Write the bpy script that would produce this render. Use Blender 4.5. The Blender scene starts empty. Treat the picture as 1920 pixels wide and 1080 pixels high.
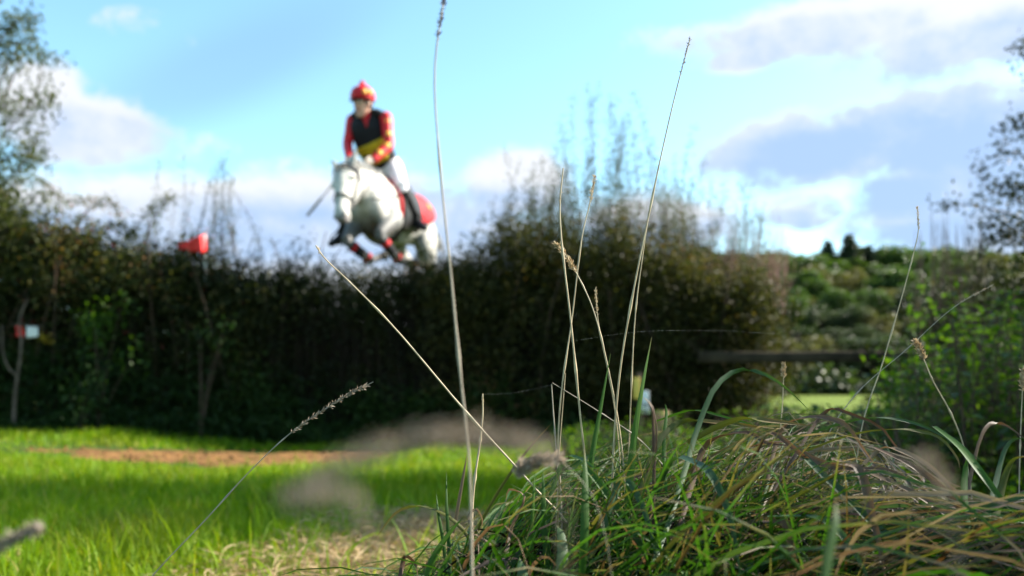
import bpy, math, random
import numpy as np
from mathutils import Vector, Matrix, Quaternion
from mathutils.geometry import interpolate_bezier

PI = math.pi
RNG = np.random.default_rng(7)
random.seed(7)
scene = bpy.context.scene
COL = scene.collection

# ------------------------------------------------------------------ camera
FPX = 1500.0                       # focal length in photo pixels (1920 wide)
PITCH = math.atan(197.5 / FPX)
CAM_H = 0.5
cam_data = bpy.data.cameras.new('camera')
cam = bpy.data.objects.new('camera', cam_data)
COL.objects.link(cam)
cam.location = (0, 0, CAM_H)
cam.rotation_euler = (math.radians(90) + PITCH, 0, 0)
cam_data.sensor_width = 36.0
cam_data.lens = FPX / 1920 * 36.0
cam_data.clip_start = 0.02
cam_data.clip_end = 2000
cam_data.dof.use_dof = True
cam_data.dof.focus_distance = 0.97
cam_data.dof.aperture_fstop = 3.6
scene.camera = cam

def at(px, py, Y):
    """point of the place seen at photo pixel (px, py) at distance Y north of the camera"""
    a = (px - 960) / FPX
    b = (540 - py) / FPX
    c, s = math.cos(PITCH), math.sin(PITCH)
    dy = c - b * s
    dz = s + b * c
    k = Y / dy
    return Vector((a * k, Y, CAM_H + dz * k))

# ------------------------------------------------------------------ light
SUN_AZ = math.radians(14)          # towards +X, this much beyond to +Y
SUN_EL = math.radians(36)
sun_dir = Vector((math.cos(SUN_AZ) * math.cos(SUN_EL), math.sin(SUN_AZ) * math.cos(SUN_EL), math.sin(SUN_EL)))
sd = bpy.data.lights.new('sun', 'SUN')
sd.energy = 5.0
sd.angle = math.radians(0.55)
sd.color = (1.0, 0.93, 0.82)
sun = bpy.data.objects.new('sun', sd)
COL.objects.link(sun)
sun.rotation_euler = (-sun_dir).to_track_quat('-Z', 'Y').to_euler()
sun.location = (20, 5, 20)

scene.view_settings.view_transform = 'Standard'
scene.view_settings.look = 'None'
scene.view_settings.exposure = 1.75
scene.view_settings.gamma = 1.0
scene.view_settings.use_curve_mapping = False

# -------- node maths helper
class G:
    def __init__(self, nt): self.nt = nt
    def m(self, op, *a, clamp=False):
        n = self.nt.nodes.new('ShaderNodeMath'); n.operation = op; n.use_clamp = clamp
        for i, v in enumerate(a):
            if isinstance(v, (int, float)): n.inputs[i].default_value = v
            else: self.nt.links.new(v, n.inputs[i])
        return n.outputs[0]
    def ramp(self, v, lo, hi):
        n = self.nt.nodes.new('ShaderNodeMapRange'); n.interpolation_type = 'SMOOTHSTEP'
        n.inputs['From Min'].default_value = lo; n.inputs['From Max'].default_value = hi
        self.nt.links.new(v, n.inputs['Value'])
        return n.outputs['Result']
    def mix(self, f, a, b):
        n = self.nt.nodes.new('ShaderNodeMix'); n.data_type = 'RGBA'
        for s, v in ((0, f), (6, a), (7, b)):
            if hasattr(v, 'links') or isinstance(v, bpy.types.NodeSocket): self.nt.links.new(v, n.inputs[s])
            else: n.inputs[s].default_value = v if s == 0 else (*v[:3], 1)
        return n.outputs[2]
    def noise(self, vec, scale, detail=4, rough=0.55, dist=0.0):
        n = self.nt.nodes.new('ShaderNodeTexNoise')
        n.inputs['Scale'].default_value = scale; n.inputs['Detail'].default_value = detail
        n.inputs['Roughness'].default_value = rough; n.inputs['Distortion'].default_value = dist
        if vec is not None: self.nt.links.new(vec, n.inputs['Vector'])
        return n.outputs['Fac']

# ------------------------------------------------------------------ sky
world = bpy.data.worlds.new('World')
scene.world = world
world.use_nodes = True
nt = world.node_tree
nt.nodes.clear()
g = G(nt)
sky = nt.nodes.new('ShaderNodeTexSky')
sky.sky_type = 'NISHITA'
sky.sun_disc = False
sky.sun_elevation = SUN_EL
sky.sun_rotation = math.radians(90) - SUN_AZ
sky.air_density = 1.0; sky.dust_density = 0.6; sky.ozone_density = 1.3
tc = nt.nodes.new('ShaderNodeTexCoord')
sep = nt.nodes.new('ShaderNodeSeparateXYZ')
nt.links.new(tc.outputs['Generated'], sep.inputs[0])
X, Yc, Z = sep.outputs
AZ = g.m('ARCTAN2', X, Yc)
EL = g.m('ARCSINE', Z)
# clouds are layers seen edge-on: the noise is stretched along the horizon
sv = nt.nodes.new('ShaderNodeVectorMath'); sv.operation = 'MULTIPLY'
nt.links.new(tc.outputs['Generated'], sv.inputs[0]); sv.inputs[1].default_value = (1, 1, 1.35)
NV = sv.outputs[0]
n1 = g.noise(NV, 6.0, 7, 0.58, 0.3)
n2 = g.noise(NV, 17.0, 5, 0.6, 0.2)
n3 = g.noise(NV, 2.2, 4, 0.5, 0.0)
n4 = g.noise(NV, 42.0, 4, 0.6, 0.0)
fb = g.m('ADD', g.m('ADD', g.m('MULTIPLY', g.m('SUBTRACT', n1, 0.5), 1.1), g.m('MULTIPLY', g.m('SUBTRACT', n2, 0.5), 1.3)), g.m('MULTIPLY', g.m('SUBTRACT', n4, 0.5), 0.6))

def azel(px, py):
    v = (at(px, py, 10.0) - Vector((0, 0, CAM_H))).normalized()
    return math.atan2(v.x, v.y), math.asin(v.z)

def blob(px, py, rx, ry, tilt=0.0, cap=None):
    a0, e0 = azel(px, py)
    ra, re = rx / FPX, ry / FPX
    da = g.m('SUBTRACT', AZ, a0); de = g.m('SUBTRACT', EL, e0)
    if tilt:
        c, s = math.cos(tilt), math.sin(tilt)
        da2 = g.m('ADD', g.m('MULTIPLY', da, c), g.m('MULTIPLY', de, s))
        de = g.m('SUBTRACT', g.m('MULTIPLY', de, c), g.m('MULTIPLY', da, s)); da = da2
    u = g.m('DIVIDE', da, ra); v = g.m('DIVIDE', de, re)
    r = g.m('SQRT', g.m('ADD', g.m('MULTIPLY', u, u), g.m('MULTIPLY', v, v)))
    o = g.m('SUBTRACT', 1.0, r)
    return o if cap is None else g.m('MINIMUM', o, cap)

def union(items):
    o = items[0]
    for i in items[1:]: o = g.m('MAXIMUM', o, i)
    return o

cover = union([blob(150, 245, 165, 78), blob(70, 190, 100, 80), blob(360, 272, 90, 30, 0, .08),
    blob(275, 55, 85, 34, 0, .02), blob(270, 440, 430, 105), blob(700, 440, 520, 140), blob(480, 400, 460, 80), blob(960, 350, 130, 85),
    blob(1230, 420, 200, 80), blob(900, 560, 900, 110), blob(1640, 265, 360, 88, 0.10), blob(1870, 330, 300, 210), blob(1440, 275, 170, 60, 0.25),
    blob(1640, 35, 440, 62), blob(1390, 112, 80, 30), blob(1800, 70, 260, 75),
    blob(1510, 395, 90, 38, 0, .35), blob(1760, 400, 200, 85)])
grey = union([blob(170, 262, 140, 50, 0, .12), blob(250, 450, 400, 45, 0, .42), blob(640, 440, 420, 70, 0, .45), blob(880, 390, 200, 50, 0, .4),
    blob(1540, 290, 330, 80, 0.12), blob(1800, 275, 330, 110), blob(1900, 320, 220, 160), blob(1700, 370, 200, 90), blob(1700, 440, 260, 50), blob(1800, 95, 260, 50, 0, .35), blob(1480, 80, 240, 40, 0, .16), blob(1450, 440, 240, 50, 0, .3),
    blob(1130, 470, 300, 60, 0, .4)])
# away from the view the same broken cloud goes on
inview = g.m('MULTIPLY', g.ramp(g.m('ABSOLUTE', AZ), 0.95, 0.70), g.ramp(EL, 0.60, 0.42))
far_cov = g.m('MULTIPLY', g.m('SUBTRACT', n3, 0.52), 3.0)
iv2 = g.m('SUBTRACT', 1.0, inview)
cover = g.m('ADD', g.m('MULTIPLY', cover, inview), g.m('MULTIPLY', far_cov, iv2))
grey = g.m('ADD', g.m('MULTIPLY', grey, inview), g.m('MULTIPLY', g.m('SUBTRACT', n1, 0.5), iv2))
dens = g.ramp(g.m('ADD', cover, g.m('MULTIPLY', fb, 0.62)), 0.0, 0.42)
dens = g.m('MULTIPLY', dens, g.ramp(EL, -0.02, 0.02))
gm = g.ramp(g.m('ADD', grey, g.m('MULTIPLY', fb, 0.62)), -0.28, 0.72)
cloud_col = g.mix(gm, (3.05, 3.1, 3.25), (1.42, 1.98, 3.0))
# thin high veil across the upper left, a touch deeper blue
veil = g.m('MULTIPLY', g.ramp(blob(420, 130, 460, 110, 0.50), 0.0, 0.8), 0.50)
tint = nt.nodes.new('ShaderNodeMix'); tint.data_type = 'RGBA'; tint.blend_type = 'MULTIPLY'; tint.clamp_result = False
tint.inputs[0].default_value = 1; nt.links.new(sky.outputs[0], tint.inputs[6]); tint.inputs[7].default_value = (0.96, 1.20, 1.10, 1)
skyc = g.mix(veil, tint.outputs[2], (1.0, 1.75, 3.6))
cmix = g.mix(g.m('MULTIPLY', dens, 0.95), skyc, cloud_col)
bg = nt.nodes.new('ShaderNodeBackground')
bg.inputs['Strength'].default_value = 0.098
nt.links.new(cmix, bg.inputs['Color'])
wo = nt.nodes.new('ShaderNodeOutputWorld')
nt.links.new(bg.outputs[0], wo.inputs['Surface'])
world.cycles.sampling_method = 'MANUAL'
world.cycles.sample_map_resolution = 512

cy = scene.cycles
cy.max_bounces = 8; cy.diffuse_bounces = 3; cy.glossy_bounces = 2; cy.transmission_bounces = 5; cy.transparent_max_bounces = 4
cy.caustics_reflective = False; cy.caustics_refractive = False
cy.use_denoising = True
cy.sample_clamp_indirect = 6.0

# ------------------------------------------------------------------ helpers
def tag(o, label=None, cat=None, group=None, kind=None):
    if label: o['label'] = label
    if cat: o['category'] = cat
    if group: o['group'] = group
    if kind: o['kind'] = kind
    return o

def empty(name, loc=(0, 0, 0), rz=0.0):
    o = bpy.data.objects.new(name, None)
    o.empty_display_size = 0.1
    COL.objects.link(o)
    o.location = loc; o.rotation_euler = (0, 0, rz)
    return o

def mk_mesh(name, V, F, mat=None, uv=None, smooth=False, mi=None, mats=None):
    """V (n,3); F list of (m,k) int arrays"""
    if isinstance(F, np.ndarray): F = [F]
    F = [f for f in F if len(f)]
    me = bpy.data.meshes.new(name)
    V = np.asarray(V, dtype=np.float32)
    me.vertices.add(len(V)); me.vertices.foreach_set('co', V.ravel())
    loops = np.concatenate([f.ravel() for f in F]).astype(np.int32)
    sizes = np.concatenate([np.full(len(f), f.shape[1]) for f in F]).astype(np.int32)
    starts = np.concatenate([[0], np.cumsum(sizes)[:-1]]).astype(np.int32)
    me.loops.add(len(loops)); me.loops.foreach_set('vertex_index', loops)
    me.polygons.add(len(sizes)); me.polygons.foreach_set('loop_start', starts)
    try: me.polygons.foreach_set('loop_total', sizes)
    except Exception: pass
    if smooth: me.polygons.foreach_set('use_smooth', np.ones(len(sizes), dtype=bool))
    me.update(calc_edges=True)
    if uv is not None:
        l = me.uv_layers.new(name='UVMap')
        l.data.foreach_set('uv', np.asarray(uv, dtype=np.float32)[loops].ravel())
    if mats:
        for m_ in mats: me.materials.append(m_)
    elif mat: me.materials.append(mat)
    if mi is not None: me.polygons.foreach_set('material_index', np.asarray(mi, dtype=np.int32))
    me.validate()
    return me

def obj(name, me, parent=None, loc=None):
    o = bpy.data.objects.new(name, me)
    COL.objects.link(o)
    if parent is not None: o.parent = parent
    if loc is not None: o.location = loc
    return o

def copy_tree(o, parent=None):
    c = o.copy(); COL.objects.link(c)
    if parent is not None: c.parent = parent
    for ch in list(o.children): copy_tree(ch, c)
    return c

def unit(a): return a / np.maximum(np.linalg.norm(a, axis=-1, keepdims=True), 1e-9)

def leaves(P, size, up=0.0, aspect=0.6, rng=RNG, out=None, fold=0.18):
    """little folded two-triangle leaves at points P; out = preferred axis directions"""
    n = len(P)
    size = np.broadcast_to(size, (n,)).astype(float)
    d = unit(rng.normal(size=(n, 3)) + (out if out is not None else 0) + np.array([0, 0, up]))
    s = unit(np.cross(d, rng.normal(size=(n, 3))))
    nn = np.cross(d, s)
    L = size[:, None]; W = (size * aspect * 0.5)[:, None]
    V = np.stack([P, P + d * L * 0.5 + s * W + nn * W * fold * 2, P + d * L, P + d * L * 0.5 - s * W + nn * W * fold * 2], 1)
    base = np.arange(n)[:, None] * 4
    F = np.concatenate([base + [0, 1, 2], base + [0, 2, 3]], 0)
    return V.reshape(-1, 3), F

def tube(path, radii, sides=5, cap=False):
    P = np.asarray([tuple(p) for p in path], dtype=float); n = len(P)
    r = np.broadcast_to(radii, (n,)).astype(float)
    T = unit(np.gradient(P, axis=0))
    ref = np.array([0.0, 0.0, 1.0]) if abs(T[0][2]) < 0.8 else np.array([1.0, 0.0, 0.0])
    A = unit(ref - (T @ ref)[:, None] * T)
    B = np.cross(T, A)
    th = np.linspace(0, 2 * PI, sides, endpoint=False)
    V = P[:, None, :] + r[:, None, None] * (np.cos(th)[None, :, None] * A[:, None, :] + np.sin(th)[None, :, None] * B[:, None, :])
    i = np.arange(n - 1)[:, None] * sides; j = np.arange(sides)[None, :]; k = (j + 1) % sides
    F = np.stack([i + j, i + k, i + sides + k, i + sides + j], -1).reshape(-1, 4)
    return V.reshape(-1, 3), F

class Bag:
    """collects vertex/face arrays (quads and tris) to be linked as one mesh"""
    def __init__(s): s.V = []; s.Q = []; s.T = []; s.n = 0; s.UV = []
    def add(s, V, F, uv=None):
        (s.Q if F.shape[1] == 4 else s.T).append(F + s.n)
        s.V.append(V); s.n += len(V)
        s.UV.append(uv if uv is not None else np.zeros((len(V), 2)))
    def mesh(s, name, mat, smooth=False):
        F = []
        if s.T: F.append(np.concatenate(s.T))
        if s.Q: F.append(np.concatenate(s.Q))
        return mk_mesh(name, np.concatenate(s.V), F, mat, uv=np.concatenate(s.UV), smooth=smooth)

def catmull(pts, n):
    P = [np.array(tuple(p), dtype=float) for p in pts]
    P = [2 * P[0] - P[1]] + P + [2 * P[-1] - P[-2]]
    out = []; segs = len(P) - 3
    for k in range(n):
        t = k / (n - 1) * segs; i = min(int(t), segs - 1); t -= i
        p0, p1, p2, p3 = P[i:i + 4]
        out.append(0.5 * ((2 * p1) + (-p0 + p2) * t + (2 * p0 - 5 * p1 + 4 * p2 - p3) * t * t + (-p0 + 3 * p1 - 3 * p2 + p3) * t ** 3))
    return np.array(out)

def catmull_c(pts, n):
    """same sampling as catmull, but centripetal: no kinks where point spacing changes"""
    P = [np.array(tuple(p), dtype=float) for p in pts]
    P = [2 * P[0] - P[1]] + P + [2 * P[-1] - P[-2]]
    out = []; segs = len(P) - 3
    for k in range(n):
        u = k / (n - 1) * segs; i = min(int(u), segs - 1); u -= i
        p0, p1, p2, p3 = P[i:i + 4]
        t0 = 0.0; t1 = t0 + max(np.linalg.norm(p1 - p0), 1e-6) ** .5; t2 = t1 + max(np.linalg.norm(p2 - p1), 1e-6) ** .5; t3 = t2 + max(np.linalg.norm(p3 - p2), 1e-6) ** .5
        t = t1 + (t2 - t1) * u
        A1 = (t1 - t) / (t1 - t0) * p0 + (t - t0) / (t1 - t0) * p1; A2 = (t2 - t) / (t2 - t1) * p1 + (t - t1) / (t2 - t1) * p2; A3 = (t3 - t) / (t3 - t2) * p2 + (t - t2) / (t3 - t2) * p3
        B1 = (t2 - t) / (t2 - t0) * A1 + (t - t0) / (t2 - t0) * A2; B2 = (t3 - t) / (t3 - t1) * A2 + (t - t1) / (t3 - t1) * A3
        out.append((t2 - t) / (t2 - t1) * B1 + (t - t1) / (t2 - t1) * B2)
    return np.array(out)

def curved_blades(base, L, a0, a1, beta, w, segs, twist=0.0, pw=1.6, wob=None, rng=RNG, keel=False):
    """vectorised grass blades: arc from lean a0 to lean a1 (radians from vertical)"""
    n = len(base)
    f = lambda v: np.broadcast_to(v, (n,)).astype(float)
    L, a0, a1, beta, w, twist = map(f, (L, a0, a1, beta, w, twist))
    s = np.linspace(0, 1, segs + 1)
    ang = a0[:, None] + (a1 - a0)[:, None] * s[None, :] ** pw
    bb = beta[:, None] + (wob[:, None] * s[None, :] ** 1.5 if wob is not None else 0)
    T = np.stack([np.sin(ang) * np.cos(bb), np.sin(ang) * np.sin(bb), np.cos(ang)], -1)
    step = (L / segs)[:, None, None] * T
    P = np.concatenate([np.zeros((n, 1, 3)), np.cumsum(0.5 * (step[:, 1:] + step[:, :-1]), 1)], 1) + base[:, None, :]
    S = np.stack([-np.sin(bb), np.cos(bb), np.zeros_like(bb)], -1) * np.ones((n, segs + 1, 1))
    N = np.cross(T, S)
    tw = (twist[:, None] * s[None, :])[..., None]
    S2 = S * np.cos(tw) + N * np.sin(tw)
    N2 = np.cross(T, S2)
    prof = np.minimum(1.0, 0.55 + 1.6 * s) * (1 - s ** 2.6)
    prof[-1] = 0.04
    W = (w[:, None] * prof[None, :] * 0.5)[..., None]
    if keel:
        V = np.stack([P - S2 * W + N2 * W * 0.45, P, P + S2 * W + N2 * W * 0.45], 2)
        c = 3
    else:
        V = np.stack([P - S2 * W, P + S2 * W], 2); c = 2
    uv = np.zeros((n, segs + 1, c, 2)); uv[..., 0] = np.linspace(0, 1, c); uv[..., 1] = s[None, :, None]
    b = np.arange(n)[:, None, None] * ((segs + 1) * c); i = np.arange(segs)[None, :, None] * c; j = np.arange(c - 1)[None, None, :]
    o = b + i + j
    F = np.stack([o, o + 1, o + 1 + c, o + c], -1).reshape(-1, 4)
    return V.reshape(-1, 3), F, uv.reshape(-1, 2), P

def path_blade(path, w, n=14, twist=0.0, side0=None, keel=0.45, taper=True):
    """one hero blade along a given 3-D path"""
    P = catmull_c(path, n)
    s = np.linspace(0, 1, n)
    T = unit(np.gradient(P, axis=0))
    ref = np.array(side0 if side0 is not None else (1.0, 0.15, 0.0))
    S = unit(ref - (T @ ref)[:, None] * T)
    N = np.cross(T, S)
    tw = (twist * s)[:, None]
    S2 = S * np.cos(tw) + N * np.sin(tw); N2 = np.cross(T, S2)
    prof = np.minimum(1.0, 0.6 + 1.4 * s) * ((1 - s ** 3.0) if taper else 1)
    prof = np.maximum(prof, 0.03)
    W = (w * prof * 0.5)[:, None]
    V = np.stack([P - S2 * W + N2 * W * keel, P, P + S2 * W + N2 * W * keel], 1)
    uv = np.zeros((n, 3, 2)); uv[..., 0] = [0, .5, 1]; uv[..., 1] = s[:, None]
    i = np.arange(n - 1)[:, None] * 3; j = np.arange(2)[None, :]; o = i + j
    F = np.stack([o, o + 1, o + 4, o + 3], -1).reshape(-1, 4)
    return V.reshape(-1, 3), F, uv.reshape(-1, 2)

# ------------------------------------------------------------------ materials
def new_mat(name):
    m = bpy.data.materials.new(name); m.use_nodes = True
    t = m.node_tree; t.nodes.clear()
    out = t.nodes.new('ShaderNodeOutputMaterial')
    return m, t, G(t), out

ALB = 0.62      # how dark real leaves are against the measured pixel colours
def ramp_node(t, fac, stops, k=1.0):
    stops = [(p_, tuple(v_ * k for v_ in c_)) for p_, c_ in stops]
    r = t.nodes.new('ShaderNodeValToRGB')
    el = r.color_ramp.elements
    while len(el) > 1: el.remove(el[-1])
    el[0].position = stops[0][0]; el[0].color = (*stops[0][1], 1)
    for p, c in stops[1:]:
        e = el.new(p); e.color = (*c, 1)
    t.links.new(fac, r.inputs[0])
    return r.outputs[0]

def mat_leaf(name, stops, trans=0.35, rough=0.5, spec=0.3, tcol=(1.25, 1.35, 0.45), nscale=1.3, namp=0.35, per='island', alb=ALB):
    m, t, gg, out = new_mat(name)
    if per == 'island':
        ge = t.nodes.new('ShaderNodeNewGeometry'); rnd = ge.outputs['Random Per Island']
    else:
        oi = t.nodes.new('ShaderNodeObjectInfo'); rnd = oi.outputs['Random']
    co = t.nodes.new('ShaderNodeTexCoord')
    nz = gg.noise(co.outputs['Object'], nscale, 3)
    f = gg.m('ADD', gg.m('MULTIPLY', rnd, 1 - namp), gg.m('MULTIPLY', gg.ramp(nz, 0.3, 0.7), namp))
    c = ramp_node(t, f, stops, alb)
    p = t.nodes.new('ShaderNodeBsdfPrincipled')
    p.inputs['Roughness'].default_value = rough
    p.inputs['Specular IOR Level'].default_value = spec
    t.links.new(c, p.inputs['Base Color'])
    if trans > 0:
        tr = t.nodes.new('ShaderNodeBsdfTranslucent')
        mul = t.nodes.new('ShaderNodeMix'); mul.data_type = 'RGBA'; mul.blend_type = 'MULTIPLY'
        mul.inputs[0].default_value = 1; mul.clamp_result = False
        t.links.new(c, mul.inputs[6]); mul.inputs[7].default_value = (*tcol, 1)
        t.links.new(mul.outputs[2], tr.inputs['Color'])
        mx = t.nodes.new('ShaderNodeMixShader'); mx.inputs[0].default_value = trans
        t.links.new(p.outputs[0], mx.inputs[1]); t.links.new(tr.outputs[0], mx.inputs[2])
        t.links.new(mx.outputs[0], out.inputs[0])
    else:
        t.links.new(p.outputs[0], out.inputs[0])
    return m

def mat_blade(name, stops, tip, tip_at=0.8, trans=0.35, rough=0.5, spec=0.22, per='island', stripes=0.35, tcol=(1.3, 1.4, 0.5), alb=ALB, patch=0.0):
    """grass blade: veins along the blade, tip dried out, blotches"""
    m, t, gg, out = new_mat(name)
    if per == 'island':
        ge = t.nodes.new('ShaderNodeNewGeometry'); rnd = ge.outputs['Random Per Island']
    else:
        oi = t.nodes.new('ShaderNodeObjectInfo'); rnd = oi.outputs['Random']
    uv = t.nodes.new('ShaderNodeUVMap')
    sp = t.nodes.new('ShaderNodeSeparateXYZ'); t.links.new(uv.outputs[0], sp.inputs[0])
    c = ramp_node(t, rnd, stops, alb); tip = tuple(v_ * alb for v_ in tip)
    co = t.nodes.new('ShaderNodeTexCoord')
    blot = gg.noise(co.outputs['Object'], 22.0, 3)
    if patch:      # worn, yellower and duller areas of turf
        pn_ = gg.noise(co.outputs['Object'], 1.3, 5, .65)
        c = gg.mix(gg.m('MULTIPLY', gg.ramp(pn_, .46, .68), patch), c, (.20, .20, .03))
        c = gg.mix(gg.m('MULTIPLY', gg.ramp(pn_, .50, .34), patch * .8), c, (.06, .15, .01))
    tipf = gg.ramp(gg.m('ADD', sp.outputs[1], gg.m('MULTIPLY', gg.m('SUBTRACT', blot, 0.5), 0.9)), tip_at - 0.1, tip_at + 0.14)
    c = gg.mix(tipf, c, tip)
    cmb = t.nodes.new('ShaderNodeCombineXYZ')
    t.links.new(gg.m('MULTIPLY', sp.outputs[0], 9.0), cmb.inputs[0]); t.links.new(gg.m('MULTIPLY', sp.outputs[1], 1.5), cmb.inputs[1])
    t.links.new(gg.m('MULTIPLY', rnd, 50.0), cmb.inputs[2])
    vein = gg.noise(cmb.outputs[0], 1.6, 3, 0.7)
    hv = t.nodes.new('ShaderNodeHueSaturation')
    t.links.new(c, hv.inputs['Color'])
    t.links.new(gg.m('ADD', 1.0 - stripes, gg.m('MULTIPLY', vein, stripes * 2)), hv.inputs['Value'])
    c = hv.outputs[0]
    p = t.nodes.new('ShaderNodeBsdfPrincipled')
    p.inputs['Roughness'].default_value = rough
    p.inputs['Specular IOR Level'].default_value = spec
    t.links.new(c, p.inputs['Base Color'])
    bp = t.nodes.new('ShaderNodeBump'); bp.inputs['Strength'].default_value = 0.35; bp.inputs['Distance'].default_value = 0.0008
    t.links.new(vein, bp.inputs['Height']); t.links.new(bp.outputs[0], p.inputs['Normal'])
    tr = t.nodes.new('ShaderNodeBsdfTranslucent')
    mul = t.nodes.new('ShaderNodeMix'); mul.data_type = 'RGBA'; mul.blend_type = 'MULTIPLY'
    mul.inputs[0].default_value = 1; mul.clamp_result = False
    t.links.new(c, mul.inputs[6]); mul.inputs[7].default_value = (*tcol, 1)
    t.links.new(mul.outputs[2], tr.inputs['Color'])
    mx = t.nodes.new('ShaderNodeMixShader'); mx.inputs[0].default_value = trans
    t.links.new(p.outputs[0], mx.inputs[1]); t.links.new(tr.outputs[0], mx.inputs[2])
    t.links.new(mx.outputs[0], out.inputs[0])
    return m

def mat_plain(name, col, rough=0.6, spec=0.3, namp=0.25, nscale=12, col2=None, bump=0.0, sheen=0.0, metal=0.0, coat=0.0):
    m, t, gg, out = new_mat(name)
    co = t.nodes.new('ShaderNodeTexCoord')
    nz = gg.noise(co.outputs['Object'], nscale, 5)
    c2 = col2 or tuple(x * (1 - namp) for x in col)
    c = gg.mix(gg.ramp(nz, 0.35, 0.68), c2, col)
    p = t.nodes.new('ShaderNodeBsdfPrincipled')
    p.inputs['Roughness'].default_value = rough
    p.inputs['Specular IOR Level'].default_value = spec
    p.inputs['Metallic'].default_value = metal
    p.inputs['Sheen Weight'].default_value = sheen
    p.inputs['Coat Weight'].default_value = coat
    t.links.new(c, p.inputs['Base Color'])
    if bump:
        bp = t.nodes.new('ShaderNodeBump'); bp.inputs['Strength'].default_value = 0.5; bp.inputs['Distance'].default_value = bump
        n2_ = gg.noise(co.outputs['Object'], nscale * 2.5, 4)
        t.links.new(n2_, bp.inputs['Height']); t.links.new(bp.outputs[0], p.inputs['Normal'])
    t.links.new(p.outputs[0], out.inputs[0])
    return m

M = {}
M['lawn'] = mat_blade('lawn_grass', [(0, (.085, .19, .003)), (.4, (.14, .28, .004)), (.8, (.20, .34, .008)), (.95, (.30, .33, .04)), (1, (.38, .32, .11))],
                      (.28, .30, .03), 1.05, trans=.5, rough=.5, spec=.16, stripes=.15, tcol=(1.3, 1.2, .15), alb=.9, patch=.5)
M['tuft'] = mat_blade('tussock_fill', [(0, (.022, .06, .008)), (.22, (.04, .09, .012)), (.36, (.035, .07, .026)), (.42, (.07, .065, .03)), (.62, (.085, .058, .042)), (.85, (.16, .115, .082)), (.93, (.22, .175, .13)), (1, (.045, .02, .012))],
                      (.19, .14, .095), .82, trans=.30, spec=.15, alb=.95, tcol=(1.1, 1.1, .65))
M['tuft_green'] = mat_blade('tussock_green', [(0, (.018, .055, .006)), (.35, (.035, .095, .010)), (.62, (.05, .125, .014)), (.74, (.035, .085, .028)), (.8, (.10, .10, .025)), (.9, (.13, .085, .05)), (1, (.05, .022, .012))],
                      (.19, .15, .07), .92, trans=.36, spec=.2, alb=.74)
M['gap_shade'] = mat_blade('gap_shade_thatch', [(0, (.012, .010, .006)), (.5, (.030, .020, .012)), (.9, (.05, .034, .02)), (1, (.09, .06, .035))], (.03, .02, .012), .9, trans=.05, spec=.1)  # near black, so the litter colour carries the shade of the gaps
M['blade_green'] = mat_blade('green_blade', [(0, (.04, .11, .012)), (.5, (.06, .15, .018)), (1, (.085, .19, .02))], (.20, .18, .045), .98, trans=.38, per='object')
M['blade_blue'] = mat_blade('blue_green_blade', [(0, (.040, .09, .032)), (.5, (.058, .12, .044)), (1, (.075, .14, .045))], (.20, .20, .09), 1.0, trans=.25, per='object')
M['blade_dead'] = mat_blade('dry_blade', [(0, (.12, .065, .038)), (.4, (.20, .125, .075)), (.75, (.30, .21, .13)), (1, (.07, .032, .02))], (.34, .22, .12), .9, trans=.28, per='object', tcol=(1.1, .95, .6))
M['blade_olive'] = mat_blade('yellowing_blade', [(0, (.09, .11, .022)), (1, (.15, .15, .035))], (.25, .16, .06), .7, trans=.3, per='object')
M['blade_mix'] = M['tuft']
M['straw'] = mat_blade('straw', [(0, (.22, .14, .06)), (.5, (.42, .30, .15)), (1, (.56, .42, .24))], (.5, .38, .22), .95, trans=.25, alb=.8, tcol=(1.1, 1, .7))
M['stalk'] = mat_plain('dry_stalk', (.48, .37, .23), .5, .4, .35, 60)
M['stalk_mauve'] = mat_plain('mauve_stalk', (.33, .27, .205), .5, .4, .3, 60)
M['seed'] = mat_leaf('seed_husk', [(0, (.30, .20, .11)), (.5, (.46, .35, .22)), (1, (.60, .50, .36))], .3, .6, tcol=(1.1, 1, .8), alb=.9)
M['seed_fuzzy'] = mat_leaf('fuzzy_seed_husk', [(0, (.28, .21, .17)), (.5, (.40, .32, .25)), (1, (.50, .42, .34))], .35, .7, tcol=(1.1, 1, .9), alb=.75)
M['seed_mauve'] = mat_leaf('mauve_seed_husk', [(0, (.16, .13, .20)), (1, (.34, .29, .38))], .3, .6, tcol=(1, 1, 1))
M['bark'] = mat_plain('bark', (.14, .105, .08), .85, .2, .5, 18, bump=.006)
M['twig'] = mat_plain('twig_bark', (.085, .055, .04), .8, .2, .4, 9)
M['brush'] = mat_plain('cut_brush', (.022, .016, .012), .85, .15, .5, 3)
M['red_twig'] = mat_plain('red_twig', (.17, .085, .07), .8, .2, .3, 6)
M['hedge'] = mat_leaf('hedge_leaf', [(0, (.012, .018, .006)), (.5, (.026, .036, .010)), (.78, (.05, .06, .016)), (.92, (.12, .11, .028)), (1, (.17, .07, .03))], .25, spec=.15)
M['hedge_red'] = mat_leaf('autumn_hawthorn_leaf', [(0, (.03, .04, .012)), (.4, (.06, .075, .018)), (.7, (.11, .10, .028)), (.9, (.19, .085, .035)), (1, (.26, .075, .035))], .4, alb=1.0)
M['bush'] = mat_leaf('bush_leaf', [(0, (.032, .038, .012)), (.45, (.06, .066, .018)), (.75, (.115, .105, .03)), (.93, (.16, .10, .035)), (1, (.18, .06, .03))], .35, spec=.15, alb=.58)
M['shoot'] = mat_leaf('shoot_leaf', [(0, (.05, .075, .03)), (.5, (.09, .12, .05)), (1, (.16, .17, .08))], .35)
M['tree'] = mat_leaf('tree_leaf', [(0, (.035, .055, .012)), (.5, (.07, .095, .02)), (.85, (.13, .13, .03)), (1, (.19, .10, .03))], .4)
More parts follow.
